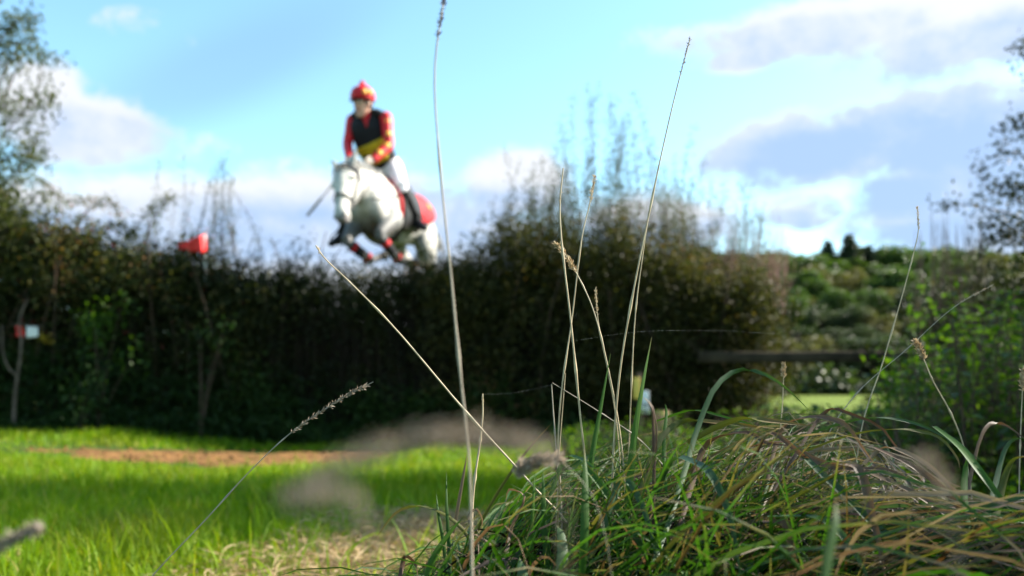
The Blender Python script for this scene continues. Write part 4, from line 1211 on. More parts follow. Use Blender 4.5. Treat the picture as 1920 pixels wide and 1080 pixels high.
# head: built round the poll, hanging down and turned a little to the horse's right
POLL = T(650, 322, 7.74); MUZ = T(637, 428, 7.36)
_x = (MUZ - POLL).normalized(); _f = HBI.to_3x3() @ Vector((-.42, -1, .1)); _z = (_f - _x * _f.dot(_x)).normalized(); _y = _z.cross(_x)
HD = Matrix.Translation(POLL) @ Matrix(((_x.x, _y.x, _z.x), (_x.y, _y.y, _z.y), (_x.z, _y.z, _z.z))).to_4x4()
def hp(s, y, d): return HD @ Vector((s, y, d))     # s along the face, d towards the forehead side
def hsec(s, y, d, a, b): p_ = hp(s, y, d); return (p_.x, p_.y, p_.z, a * 1.1, b * 1.08)
HSIDE = tuple(HD.to_3x3() @ Vector((0, 1, 0)))
head = ([hsec(-.06, 0, .0, .085, .085), hsec(.04, 0, -.01, .105, .125), hsec(.16, 0, -.035, .112, .160), hsec(.27, 0, -.03, .096, .145), hsec(.37, 0, -.012, .072, .105), hsec(.47, 0, -.006, .060, .080),
         hsec(.55, 0, -.01, .064, .078), hsec(.62, 0, -.02, .058, .066), hsec(.655, 0, -.03, .040, .045)], HSIDE)
chin = ([hsec(.50, 0, -.07, .035, .03), hsec(.57, 0, -.085, .04, .035), hsec(.61, 0, -.08, .025, .022)], HSIDE)
brow_l = ([hsec(.10, .07, .05, .03, .03), hsec(.17, .092, .045, .035, .03), hsec(.23, .08, .03, .025, .025)], HSIDE)
brow_r = ([hsec(.10, -.07, .05, .03, .03), hsec(.17, -.092, .045, .035, .03), hsec(.23, -.08, .03, .025, .025)], HSIDE)
nose_l = ([hsec(.55, .045, .02, .022, .022), hsec(.60, .045, .012, .026, .024), hsec(.64, .03, 0, .018, .018)], HSIDE)
nose_r = ([hsec(.55, -.045, .02, .022, .022), hsec(.60, -.045, .012, .026, .024), hsec(.64, -.03, 0, .018, .018)], HSIDE)
trunk = [(-.93, 0, .10, .11, .12), (-.84, 0, .12, .21, .22), (-.66, 0, .15, .272, .30), (-.42, 0, .14, .262, .30), (-.12, 0, .09, .255, .32), (.18, 0, .05, .248, .34), (.42, 0, .05, .232, .35), (.60, 0, .06, .205, .30), (.72, 0, .06, .155, .21), (.78, 0, .05, .08, .12)]
_p = POLL
neck = [(.34, 0, .14, .155, .25), (.50, .02, .18, .135, .25)] + [tuple(Vector((.50, .02, .18)).lerp(_p + Vector((-.06, 0, -.04)), f)) + (a_, b_) for f, a_, b_ in ((.35, .118, .215), (.7, .098, .18), (1, .088, .14))]
# forelegs folded under the chest
def jn(*j): return [tuple(p_) + (a_, b_) for p_, a_, b_ in j]
KL, FL, TL = T(710, 440, 7.92), T(748, 489, 8.12), T(770, 492, 8.2)
KR, FR, TR = T(649, 452, 7.92), T(694, 487, 8.08), T(712, 482, 8.18)
EL, ER = T(738, 412, 8.2), T(668, 420, 8.2)
fl_up = jn((Vector((.46, .13, .02)), .115, .17), (EL, .098, .125), (EL.lerp(KL, .5), .075, .088), (KL, .055, .062))
fl_dn = jn((KL, .052, .056), (KL.lerp(FL, .35), .040, .044), (KL.lerp(FL, .75), .035, .036), (FL, .042, .042), (FL.lerp(TL, .6), .032, .034), (TL, .034, .036))
fr_up = jn((Vector((.46, -.13, .02)), .115, .17), (ER, .095, .12), (ER.lerp(KR, .5), .072, .085), (KR, .053, .060))
fr_dn = jn((KR, .050, .054), (KR.lerp(FR, .35), .040, .043), (KR.lerp(FR, .75), .034, .036), (FR, .042, .042), (FR.lerp(TR, .6), .032, .034), (TR, .034, .036))
# breast muscles
breast_l = [(.58, .10, .10, .10, .13), (.68, .11, -.02, .10, .12), (.64, .12, -.12, .08, .10)]
breast_r = mirror(breast_l)
# hind legs trailing
hl_ = [(-.62, .15, .06, .14, .25), (-.62, .19, -.16, .125, .20), (-.74, .19, -.34, .09, .13), (-.92, .18, -.46, .062, .085), (-1.04, .17, -.56, .05, .066), (-1.14, .165, -.72, .04, .045), (-1.22, .16, -.86, .038, .04), (-1.30, .16, -.95, .045, .046), (-1.36, .16, -1.0, .036, .04)]
hr_ = [(-.62, -.15, .06, .14, .25), (-.60, -.18, -.08, .125, .20), (-.72, -.18, -.20, .09, .13), (-.90, -.17, -.24, .062, .085), (-1.02, -.165, -.28, .05, .066), (-1.18, -.16, -.38, .04, .045), (-1.30, -.16, -.46, .038, .04), (-1.38, -.16, -.53, .045, .046), (-1.44, -.16, -.58, .036, .04)]
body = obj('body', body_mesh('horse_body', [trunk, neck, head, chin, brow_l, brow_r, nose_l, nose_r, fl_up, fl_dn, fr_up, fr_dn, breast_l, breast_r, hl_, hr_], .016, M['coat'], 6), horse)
# muzzle gets its own dark skin: material by distance from the mouth
mz = hp(.64, 0, -.03)
body.data.materials.append(M['muzzle'])
cen = np.empty(len(body.data.polygons) * 3, dtype=np.float32); body.data.polygons.foreach_get('center', cen); cen = cen.reshape(-1, 3)
dist = np.linalg.norm(cen - np.array(mz), axis=1) + .012 * np.sin(cen[:, 0] * 90) * np.sin(cen[:, 2] * 70)
body.data.polygons.foreach_set('material_index', (dist < .078).astype(np.int32))

def ear(sg):
    a0 = HD.to_3x3() @ Vector((-1, .50 * sg, .35)).normalized()
    b0 = hp(-.03, .075 * sg, .03)
    chain = [tuple(b0) + (.030, .026), tuple(b0 + a0 * .06) + (.036, .022), tuple(b0 + a0 * .12) + (.022, .014), tuple(b0 + a0 * .165) + (.006, .005)]
    V, Q, T_ = lofted(chain, HSIDE, 12)
    return mk_mesh('ear', V, [T_, Q], M['coat'], smooth=True)
obj('ear', ear(1), horse); obj('ear', ear(-1), horse)
def ball(name, c, r, mat, parent, sc=(1, 1, 1), seg=16, rings=10):
    th = np.linspace(0, PI, rings + 1)[1:-1]; ph = np.linspace(0, 2 * PI, seg, endpoint=False)
    V = [(0, 0, 1)] + [(math.sin(a_) * math.cos(b_), math.sin(a_) * math.sin(b_), math.cos(a_)) for a_ in th for b_ in ph] + [(0, 0, -1)]
    V = np.array(V) * r * np.array(sc) + np.array(tuple(c)); nr = rings - 1
    Q = [[1 + i_ * seg + j_, 1 + (i_ + 1) * seg + j_, 1 + (i_ + 1) * seg + (j_ + 1) % seg, 1 + i_ * seg + (j_ + 1) % seg] for i_ in range(nr - 1) for j_ in range(seg)]
    T_ = [[0, 1 + j_, 1 + (j_ + 1) % seg] for j_ in range(seg)] + [[len(V) - 1, 1 + (nr - 1) * seg + (j_ + 1) % seg, 1 + (nr - 1) * seg + j_] for j_ in range(seg)]
    return obj(name, mk_mesh(name, V, [np.array(T_), np.array(Q)], mat, smooth=True), parent)
for sg in (1, -1):
    ball('eye', hp(.175, .122 * sg, .038), .021, M['eye'], horse)
    ball('nostril', hp(.615, .057 * sg, .027), .013, M['eye'], horse)

def hoof(p0, p1, r):
    p0 = np.array(p0); p1 = np.array(p1)
    V, Q, T_ = lofted([tuple(p0) + (r * .8, r * .8), tuple((p0 + p1) / 2) + (r, r), tuple(p1) + (r * 1.15, r * 1.15)], (0, 1, .1), 14)
    return mk_mesh('hoof', V, [T_, Q], M['hoof'], smooth=True)
for a_, b_ in ((TL, TL + (TL - FL).normalized() * .085), (TR, TR + (TR - FR).normalized() * .085), ((-1.36, .16, -1.0), (-1.42, .16, -1.06)), ((-1.44, -.16, -.58), (-1.50, -.16, -.64))):
    obj('hoof', hoof(a_, b_, .045), horse)
# cross-country boots: dark shells with red straps over each foreleg cannon
def strap_loft(name, pts, mat, parent, side=(0, 1, 0), n=16):
    V, Q, T_ = lofted(pts, side, n); return obj(name, mk_mesh(name, V, [T_, Q], mat, smooth=True), parent)
for cn in (fl_dn, fr_dn):
    A_ = [np.array(s[:3]) for s in cn]
    P = catmull(A_[0:4], 20)
    sh = strap_loft('leg_boot', [tuple(P[4]) + (.052, .055), tuple(P[9]) + (.050, .052), tuple(P[14]) + (.047, .05), tuple(P[19]) + (.054, .056)], M['black_cloth'], horse)
    for k_ in (5, 15):
        strap_loft('boot_strap', [tuple(P[k_]) + (.057, .059), tuple(P[k_ + 2]) + (.056, .058)], M['red_cloth'], sh)
for cn in (hl_, hr_):
    A_ = [np.array(s[:3]) for s in cn]; P = catmull(A_[5:8], 14)
    strap_loft('leg_boot', [tuple(P[0]) + (.050, .053), tuple(P[6]) + (.048, .05), tuple(P[12]) + (.054, .056)], M['black_cloth'], horse)

# mane plaited short, forelock, tail
def hair(bag, root, dirs, L, n, r=.004, curl=.25, spread=.02, grav=.6):
    for _ in range(n):
        p = np.array(root()); d = unit(np.array(dirs()) + RNG.normal(size=3) * curl)
        P = [p]
        l = L * RNG.uniform(.6, 1.1)
        for k in range(5):
            d = unit(d + np.array([0, 0, -grav * .25])); P.append(P[-1] + d * l / 5)
        bag.add(*tube(np.array(P), np.linspace(r, r * .3, 6), 3))
bag = Bag()
crest = catmull([(.40, 0, .40), Vector((.42, 0, .40)).lerp(POLL, .35) + Vector((0, 0, .05)), Vector((.42, 0, .40)).lerp(POLL, .7) + Vector((0, 0, .09)), POLL + Vector((-.03, 0, .11))], 30)
hair(bag, lambda: crest[RNG.integers(0, 30)] + RNG.normal(size=3) * .012, lambda: (0.1, .5, .9), .12, 420, .006, .5, grav=1.8)
hair(bag, lambda: np.array(hp(-.04, RNG.normal(0, .02), .08)), lambda: tuple(HD.to_3x3() @ Vector((1, 0, .5))), .16, 90, .005, .3, grav=.5)
obj('mane', bag.mesh('mane', M['hair_grey']), horse)
bag = Bag()
hair(bag, lambda: (-.95 + RNG.normal(0, .012), RNG.normal(0, .03), .16 + RNG.normal(0, .03)), lambda: (-1, .05, .25), .62, 420, .006, .14, grav=1.0)
obj('tail', bag.mesh('tail', M['hair_grey']), horse)

# bridle: headpiece, noseband, cheek straps, reins
def band(name, s_, d_, a_, b_, w_, mat, parent):
    th = np.linspace(0, 2 * PI, 28)
    P = [hp(s_ + .0, math.cos(t_) * a_, d_ + math.sin(t_) * b_) for t_ in th]
    ax = HD.to_3x3() @ Vector((1, 0, 0))
    c0 = np.array(hp(s_, 0, d_))
    V = []
    for p_ in P:
        o_ = unit(np.array(p_) - c0)
        for u_, v_ in ((-1, 0), (-1, 1), (1, 1), (1, 0)): V.append(np.array(p_) + np.array(ax) * u_ * w_ / 2 + o_ * v_ * .005)
    n_ = len(P); F = [[i_ * 4 + j_, i_ * 4 + (j_ + 1) % 4, (i_ + 1) * 4 + (j_ + 1) % 4, (i_ + 1) * 4 + j_] for i_ in range(n_ - 1) for j_ in range(4)]
    return obj(name, mk_mesh(name, np.array(V), np.array(F), mat), parent)
br = empty('bridle'); br.parent = horse; 
band('noseband', .40, -.01, .081, .113, .026, M['leather_black'], br)
band('headpiece', .015, -.01, .118, .136, .024, M['leather_black'], br)
band('browband', .07, -.012, .124, .152, .022, M['leather_black'], br)
bg_ = Bag()
for sg in (1, -1):
    bg_.add(*tube([hp(.02, .118 * sg, -.02), hp(.16, .134 * sg, -.03), hp(.30, .108 * sg, -.04), hp(.50, .075 * sg, -.045)], .008, 6))
obj('cheek_strap', bg_.mesh('cheek_straps', M['leather_black']), br)
HANDS = {1: T(688, 304, 8.14), -1: T(661, 303, 8.16)}
for sg in (1, -1):
    bg_ = Bag(); bg_.add(*tube(catmull([hp(.52, .068 * sg, -.045), Vector((.86, .17 * sg, .30)), HANDS[sg]], 12), .0075, 6)); obj('rein', bg_.mesh('rein', M['leather_black']), br)

# breastplate, girth, saddle cloth and saddle
def girdle(name, x0, zc, a_, b_, w_, th_, t0, t1, mat, parent, n_=26, tiltx=0.0, flare=None):
    """a strip lying round the barrel from angle t0 to t1 (0 = left side, 90 = top)"""
    V = []; ts = np.linspace(math.radians(t0), math.radians(t1), n_)
    for t_ in ts:
        for xx in (-w_ / 2, w_ / 2):
            for k_ in (0, th_):
                V.append((x0 + xx + tiltx * math.cos(t_) ** 2, math.cos(t_) * (a_ + k_), zc + math.sin(t_) * (b_ + k_)))
    F = []
    for i_ in range(n_ - 1):
        o_ = i_ * 4; p_ = o_ + 4
        F += [[o_, o_ + 2, p_ + 2, p_], [o_ + 1, p_ + 1, p_ + 3, o_ + 3], [o_, p_, p_ + 1, o_ + 1], [o_ + 2, o_ + 3, p_ + 3, p_ + 2]]
    F += [[0, 1, 3, 2], [(n_ - 1) * 4, (n_ - 1) * 4 + 2, (n_ - 1) * 4 + 3, (n_ - 1) * 4 + 1]]
    return obj(name, mk_mesh(name, np.array(V), np.array(F), mat), parent)
def trunk_at(x):
    X_ = [s[0] for s in trunk]; return tuple(np.interp(x, X_, [s[k_] for s in trunk]) for k_ in (2, 3, 4))
def onb(x, deg, off=.008):
    zc, a_, b_ = trunk_at(x); t_ = math.radians(deg); return (x, math.cos(t_) * (a_ + off), zc + math.sin(t_) * (b_ + off))
girdle('girth', .26, .05, .252, .345, .09, .014, -185, 5, M['leather_black'], horse)
bp_ = empty('breastplate'); bp_.parent = horse
for sg in (0, 1):
    m_ = (lambda p_: p_) if sg else (lambda p_: (p_[0], -p_[1], p_[2]))
    bg_ = Bag(); bg_.add(*tube(catmull([m_(onb(.26, 30)), m_(onb(.42, 22)), m_(onb(.56, 14)), m_(onb(.68, 8, .02)), m_(onb(.74, 5, .03)), (.80, 0, .08)], 22), .011, 6)); obj('breast_strap', bg_.mesh('breast_strap', M['leather_black']), bp_)
# saddle cloth: swept sheet following trunk sections
def trunk_at(x):
    X_ = [s[0] for s in trunk]; return tuple(np.interp(x, X_, [s[k_] for s in trunk]) for k_ in (2, 3, 4))
def cloth_sheet(name, x0, x1, ang_lo, off, mat, parent, nx_=22, na=30, round_back=True, th_=.010):
    V = []
    for i_ in range(nx_):
        f = i_ / (nx_ - 1); x = x0 + (x1 - x0) * f
        zc, a_, b_ = trunk_at(x)
        lo = ang_lo + (34 * max(0, (.28 - f) / .28) ** 2 if round_back else 0) + 6 * max(0, f - .8)
        for j_ in range(na):
            t_ = math.radians(lo + (180 - 2 * lo) * j_ / (na - 1))
            o_ = off + .004 * math.sin(18 * x + 5 * t_)
            V.append((x, math.cos(t_) * (a_ + o_), zc + math.sin(t_) * (b_ + o_)))
    a = np.array([[i_ * na + j_, i_ * na + j_ + 1, (i_ + 1) * na + j_ + 1, (i_ + 1) * na + j_] for i_ in range(nx_ - 1) for j_ in range(na - 1)])
    o_ = obj(name, mk_mesh(name, np.array(V), a, mat, smooth=True), parent)
    md = o_.modifiers.new('s', 'SOLIDIFY'); md.thickness = th_; md.offset = 1
    return o_
sc_ = cloth_sheet('saddle_cloth', -.72, .36, -16, .012, M['red_cloth'], horse)
cloth_sheet('saddle_edging', -.735, -.70, 20, .018, M['breeches'], sc_, nx_=3, round_back=False)
sf = cloth_sheet('saddle_flap', -.18, .30, -34, .030, M['leather_black'], horse, round_back=False, th_=.012)
seat = strap_loft('saddle_seat', [(-.30, 0, .46, .12, .04), (-.22, 0, .44, .13, .04), (-.08, 0, .43, .12, .05), (.10, 0, .43, .10, .06), (.20, 0, .45, .08, .05)], M['leather_black'], horse)

def ring(parent, c, nrm, r, mat_o=None):
    """printed ring badge: a yellow disc with an orange centre, lying on the cloth"""
    c = np.array(tuple(c)); nrm = unit(np.array(tuple(nrm))); u = unit(np.cross(nrm, [.3, .2, 1])); v = np.cross(nrm, u)
    th = np.linspace(0, 2 * PI, 20, endpoint=False)
    def disc(nm, r0, h, mt):
        V = [c + nrm * h] + [c + nrm * (h * .7) + (u * math.cos(t_) + v * math.sin(t_)) * r0 for t_ in th] + [c - nrm * .01 + (u * math.cos(t_) + v * math.sin(t_)) * r0 for t_ in th]
        F3 = [[0, 1 + j_, 1 + (j_ + 1) % 20] for j_ in range(20)]; F4 = [[1 + j_, 21 + j_, 21 + (j_ + 1) % 20, 1 + (j_ + 1) % 20] for j_ in range(20)]
        return obj(nm, mk_mesh(nm, np.array(V), [np.array(F3), np.array(F4)], mt), parent)
    disc('badge', r, .002, M['badge']); disc('badge_centre', r * .42, .0035, M['badge_in'])
zc, a_, b_ = trunk_at(-.55); t_ = math.radians(28)
ring(sc_, (-.55, math.cos(t_) * (a_ + .02), zc + math.sin(t_) * (b_ + .02)), (0, math.cos(t_), math.sin(t_)), .040)

# ---------------------------------------------------------------- rider (same frame as the horse, own top-level)
rider = empty('person', HO); rider.rotation_euler = horse.rotation_euler
tag(rider, 'rider in red sleeves, red hat cover, black vest and white breeches on the grey horse', 'person')
hipc = T(724, 315, 8.74); chest = T(691, 254, 8.54); neckb = T(687, 215, 8.48); hc = T(680, 197, 8.40)
torso = [tuple(hipc + Vector((-.05, 0, -.08))) + (.15, .11), tuple(hipc) + (.175, .13), tuple(hipc.lerp(chest, .38)) + (.145, .105), tuple(hipc.lerp(chest, .75)) + (.155, .115), tuple(chest.lerp(neckb, .3)) + (.165, .12), tuple(chest.lerp(neckb, .72)) + (.14, .085), tuple(neckb) + (.07, .065)]
neckc = [tuple(neckb) + (.06, .06), tuple(neckb.lerp(hc, .5)) + (.052, .055), tuple(hc) + (.055, .06)]
HR = Matrix.Translation(hc) @ Matrix.Rotation(math.radians(-14), 4, 'Z') @ Matrix.Rotation(math.radians(10), 4, 'Y') @ Matrix.Scale(1.18, 4)
def fp(x, y, z): return HR @ Vector((x, y, z))
headr = [tuple(fp(.075, 0, -.115)) + (.032, .022), tuple(fp(.045, 0, -.085)) + (.055, .055), tuple(fp(.02, 0, -.03)) + (.067, .082), tuple(fp(.008, 0, .04)) + (.075, .092), tuple(fp(.0, 0, .10)) + (.072, .088), tuple(fp(-.005, 0, .14)) + (.045, .055)]
nose = [tuple(fp(.088, 0, .02)) + (.009, .010), tuple(fp(.112, 0, -.018)) + (.015, .014), tuple(fp(.098, 0, -.032)) + (.014, .01)]
def limb(pts): return [tuple(p_) + (a_, b_) for p_, a_, b_ in pts]
SHO = {1: T(724, 222, 8.44), -1: T(661, 226, 8.58)}
ELB = {1: T(729, 272, 8.36), -1: T(652, 270, 8.50)}
WR = {1: T(700, 300, 8.2), -1: T(655, 297, 8.23)}
def arm(sg, ex=0.0): return limb([(SHO[sg] + Vector((0, -.05 * sg, .01)), .058 + ex, .065 + ex), (SHO[sg], .058 + ex, .062 + ex), (SHO[sg].lerp(ELB[sg], .5), .048 + ex, .052 + ex), (ELB[sg], .042 + ex, .045 + ex), (ELB[sg].lerp(WR[sg], .4), .042 + ex, .043 + ex), (WR[sg], .028 + ex, .030 + ex)])
HIP = {1: T(737, 314, 8.7), -1: T(709, 318, 8.76)}
KNE = {1: T(753, 352, 8.42), -1: T(662, 365, 8.46)}
ANK = {1: T(783, 412, 8.66), -1: T(640, 440, 8.66)}
TOE = {1: T(797, 428, 8.50), -1: T(620, 458, 8.50)}
def thigh(sg, ex=0.0): return limb([(HIP[sg], .10 + ex, .11 + ex), (HIP[sg].lerp(KNE[sg], .35), .088 + ex, .095 + ex), (HIP[sg].lerp(KNE[sg], .75), .066 + ex, .07 + ex), (KNE[sg], .056 + ex, .062 + ex)])
def shin(sg, ex=0.0): return limb([(KNE[sg], .054 + ex, .06 + ex), (KNE[sg].lerp(ANK[sg], .3), .054 + ex, .062 + ex), (KNE[sg].lerp(ANK[sg], .75), .038 + ex, .042 + ex), (ANK[sg], .034 + ex, .038 + ex)])
def foot(sg, ex=0.0): return limb([(ANK[sg] + Vector((-.045, 0, -.03)), .034 + ex, .036 + ex), (ANK[sg] + Vector((.02, 0, -.04)), .040 + ex, .042 + ex), (ANK[sg].lerp(TOE[sg], .65) + Vector((0, 0, -.015)), .042 + ex, .030 + ex), (TOE[sg], .034 + ex, .024 + ex)])
chains = [torso, neckc, headr, nose]
for sg in (1, -1): chains += [arm(sg), thigh(sg), shin(sg), foot(sg)]
rb_ = obj('body', body_mesh('person_body', chains, .010, M['skin'], 4), rider)
# face
for sg in (1, -1):
    ball('eye', fp(.086, .029 * sg, .018), .0125, M['white_eye'], rider)
    ball('pupil', fp(.0965, .029 * sg, .017), .006, M['eye'], rider)
    strap_loft('eyebrow', [tuple(fp(.094, .014 * sg, .036)) + (.006, .004), tuple(fp(.088, .044 * sg, .038)) + (.006, .004)], M['hair_dark'], rider, (0, 0, 1))
    V, Q, T_ = lofted([tuple(fp(.0, .074 * sg, .03)) + (.010, .016), tuple(fp(-.003, .083 * sg, .0)) + (.010, .02), tuple(fp(.0, .076 * sg, -.03)) + (.008, .010)], (0, 1, 0), 10)
    obj('ear', mk_mesh('ear', V, [T_, Q], M['skin'], smooth=True), rider)
strap_loft('mouth', [tuple(fp(.090, -.022, -.058)) + (.006, .004), tuple(fp(.099, 0, -.056)) + (.010, .008), tuple(fp(.090, .022, -.058)) + (.006, .004)], M['lips'], rider, (0, 0, 1))
strap_loft('hair', [tuple(fp(-.06, 0, .06)) + (.072, .04), tuple(fp(-.075, 0, -.0)) + (.062, .035), tuple(fp(-.07, 0, -.06)) + (.045, .03)], M['hair_dark'], rider)
for sg in (1, -1): strap_loft('hair', [tuple(fp(.028, .071 * sg, .05)) + (.012, .03), tuple(fp(.02, .074 * sg, .01)) + (.008, .018)], M['hair_dark'], rider)
# hat: skull cap under a red silk cover with a bobble
helmet = obj('helmet', body_mesh('helmet', [[tuple(fp(-.008, 0, .040)) + (.128, .150), tuple(fp(-.012, 0, .085)) + (.134, .158), tuple(fp(-.016, 0, .130)) + (.118, .138), tuple(fp(-.02, 0, .165)) + (.078, .092), tuple(fp(-.02, 0, .190)) + (.035, .04)]], .008, M['red_silk'], 5), rider)
ball('bobble', fp(-.02, 0, .205), .030, M['red_silk'], helmet)
strap_loft('hat_brim', [tuple(fp(.085, -.075, .036)) + (.005, .016), tuple(fp(.125, 0, .034)) + (.006, .024), tuple(fp(.085, .075, .036)) + (.005, .016)], M['black_cloth'], helmet, (0, 0, 1))
bg_ = Bag(); bg_.add(*tube(catmull([fp(.01, .085, .04), fp(.03, .066, -.06), fp(.07, 0, -.128), fp(.03, -.066, -.06), fp(.01, -.085, .04)], 24), .005, 6)); obj('chin_strap', bg_.mesh('chin_strap', M['black_cloth']), helmet)
for (x_, y_) in ((.075, .092), (.02, .116)):
    c_ = fp(x_, y_, .10); n_ = (HR.to_3x3() @ Vector((x_ * .8, y_, .02))); ring(helmet, c_, n_, .026)
# vest over the torso
vest = [tuple(hipc.lerp(chest, .10)) + (.168, .140), tuple(hipc.lerp(chest, .38)) + (.180, .145), tuple(hipc.lerp(chest, .75)) + (.198, .155), tuple(chest.lerp(neckb, .3)) + (.205, .150), tuple(chest.lerp(neckb, .66)) + (.190, .120), tuple(chest.lerp(neckb, .95)) + (.140, .09)]
obj('vest', body_mesh('vest', [vest], .012, M['black_cloth'], 3), rider)
strap_loft('shirt_collar', [tuple(chest.lerp(neckb, .92)) + (.078, .074), tuple(neckb.lerp(hc, .28)) + (.062, .064)], M['red_silk'], rider)
V_ = []
for f_, hw in ((.62, .004), (.8, .018), (1.0, .036), (1.25, .055)):
    c_ = hipc.lerp(chest, .9).lerp(neckb, max(0, (f_ - .4) / .95)) if f_ > .4 else chest
    for u_ in (-1, -.5, 0, .5, 1): V_.append(c_ + HBI.to_3x3() @ Vector((u_ * hw, -.158 + .065 * max(0, f_ - .75) * 1.6 + .02 * u_ * u_, .0)))
F_ = [[r_ * 5 + q_, r_ * 5 + q_ + 1, (r_ + 1) * 5 + q_ + 1, (r_ + 1) * 5 + q_] for r_ in range(3) for q_ in range(4)]
vo = obj('shirt_front', mk_mesh('shirt_front', np.array([tuple(v) for v in V_]), np.array(F_), M['red_cloth'], smooth=True), rider)
md = vo.modifiers.new('s', 'SOLIDIFY'); md.thickness = .012; md.offset = 0
# shoulder pads of the vest
for sg in (1, -1):
    strap_loft('shoulder_pad', [tuple(chest.lerp(neckb, .9) + Vector((-.02, .05 * sg, .0))) + (.05, .075), tuple(SHO[sg] + Vector((-.03, -.055 * sg, .045))) + (.03, .07)], M['black_cloth'], rider, (0, 0, 1))
for sg in (1, -1):
    strap_loft('vest_shoulder', [tuple(SHO[sg].lerp(neckb, .85) + Vector((-.05, 0, .03))) + (.05, .045), tuple(SHO[sg].lerp(neckb, .45) + Vector((0, 0, .035))) + (.085, .05), tuple(SHO[sg] + Vector((0, -.03 * sg, .02))) + (.075, .05)], M['black_cloth'], rider, (1, 0, 0))
# yellow bib lower on the chest, with dark figures too blurred to read
def torso_patch(name, f0, f1, ang0, ang1, off, mat, parent, na=14, nf=8, shape=None):
    V = []; ax = unit(np.array(chest - hipc)); side = np.array([0, 1, 0.0]); side = unit(side - ax * (side @ ax)); fw = np.cross(side, ax)
    for i_ in range(nf):
        f = f0 + (f1 - f0) * i_ / (nf - 1); c_ = np.array(hipc.lerp(chest, f))
        wa = np.interp(f, [.10, .38, .75, 1.0], [.170, .182, .199, .206]); wb = np.interp(f, [.10, .38, .75, 1.0], [.140, .146, .156, .152])
        for j_ in range(na):
            t_ = math.radians(ang0 + (ang1 - ang0) * j_ / (na - 1)) * (shape(i_ / (nf - 1)) if shape else 1)
            V.append(c_ + side * math.sin(t_) * (wa + off) + fw * math.cos(t_) * (wb + off))
    F = [[i_ * na + j_, i_ * na + j_ + 1, (i_ + 1) * na + j_ + 1, (i_ + 1) * na + j_] for i_ in range(nf - 1) for j_ in range(na - 1)]
    o_ = obj(name, mk_mesh(name, np.array(V), np.array(F), mat, smooth=True), parent)
    md = o_.modifiers.new('s', 'SOLIDIFY'); md.thickness = .006; md.offset = 0
    return o_
bib = torso_patch('number_bib', .26, .86, -72, 72, .012, M['bib'], rider, shape=lambda k_: .62 + .38 * k_)
M['bib_mark'] = mat_plain('dark_bib_print', (.07, .045, .01), .7, .2, .2, 9)
torso_patch('dark_mark', .48, .64, 8, 34, .018, M['bib_mark'], bib, 6, 4)
torso_patch('dark_mark', .46, .62, -34, -12, .018, M['bib_mark'], bib, 6, 4)
# sleeves with yellow rings
for sg in (1, -1):
    sl = obj('sleeve', body_mesh('sleeve', [arm(sg, .012)], .009, M['red_silk'], 3), rider)
    for a0_, a1_, f in () if sg < 0 else ((SHO[sg], ELB[sg], .20), (SHO[sg], ELB[sg], .68), (ELB[sg], WR[sg], .18), (ELB[sg], WR[sg], .66)):
        ax_ = (a1_ - a0_).normalized(); nrm = HBI.to_3x3() @ Vector((.35 * sg, -1, .15)); nrm = (nrm - ax_ * nrm.dot(ax_)).normalized()
        c_ = a0_.lerp(a1_, f); r_ = (.068, .062, .055, .050)[(f > .5) + 2 * (a0_ is ELB[sg])]
        ring(sl, c_ + nrm * r_ * .96, nrm, .030)
# breeches and boots
pel = [tuple(hipc + Vector((-.05, 0, -.085))) + (.16, .12), tuple(hipc) + (.186, .142), tuple(hipc.lerp(chest, .16)) + (.170, .130)]
def knee_ext(sg): return limb([(KNE[sg], .066, .072), (KNE[sg].lerp(ANK[sg], .16), .064, .070)])
obj('breeches', body_mesh('breeches', [pel, thigh(1, .013), thigh(-1, .013), knee_ext(1), knee_ext(-1)], .012, M['breeches'], 3), rider)
for sg in (1, -1):
    bt = obj('boot', body_mesh('boot', [limb([(KNE[sg].lerp(ANK[sg], .08), .070, .078), (KNE[sg].lerp(ANK[sg], .35), .069, .077), (KNE[sg].lerp(ANK[sg], .75), .051, .056), (ANK[sg], .046, .052)]), foot(sg, .010)], .010, M['boot_black'], 3), rider)
    strap_loft('heel', [tuple(ANK[sg] + Vector((-.05, 0, -.065))) + (.036, .03), tuple(ANK[sg] + Vector((-.05, 0, -.095))) + (.034, .028)], M['boot_black'], bt)
# stirrups belong to the saddle
for sg in (1, -1):
    bg_ = Bag(); c_ = np.array(ANK[sg].lerp(TOE[sg], .55)) + np.array([0, 0, -.05])
    bg_.add(*tube(catmull([c_ + [0, .06, 0], c_ + [0, .055, .07], c_ + [0, 0, .13], c_ + [0, -.055, .07], c_ + [0, -.06, 0], c_ + [0, .06, 0]], 26), .007, 6))
    bg_.add(*tube([c_ + [0, 0, .13], np.array([c_[0] * .5 + .05, .275 * sg, .16]), (.10, .235 * sg, .30)], .009, 4))
    obj('stirrup', bg_.mesh('stirrup', M['leather_black']), horse)
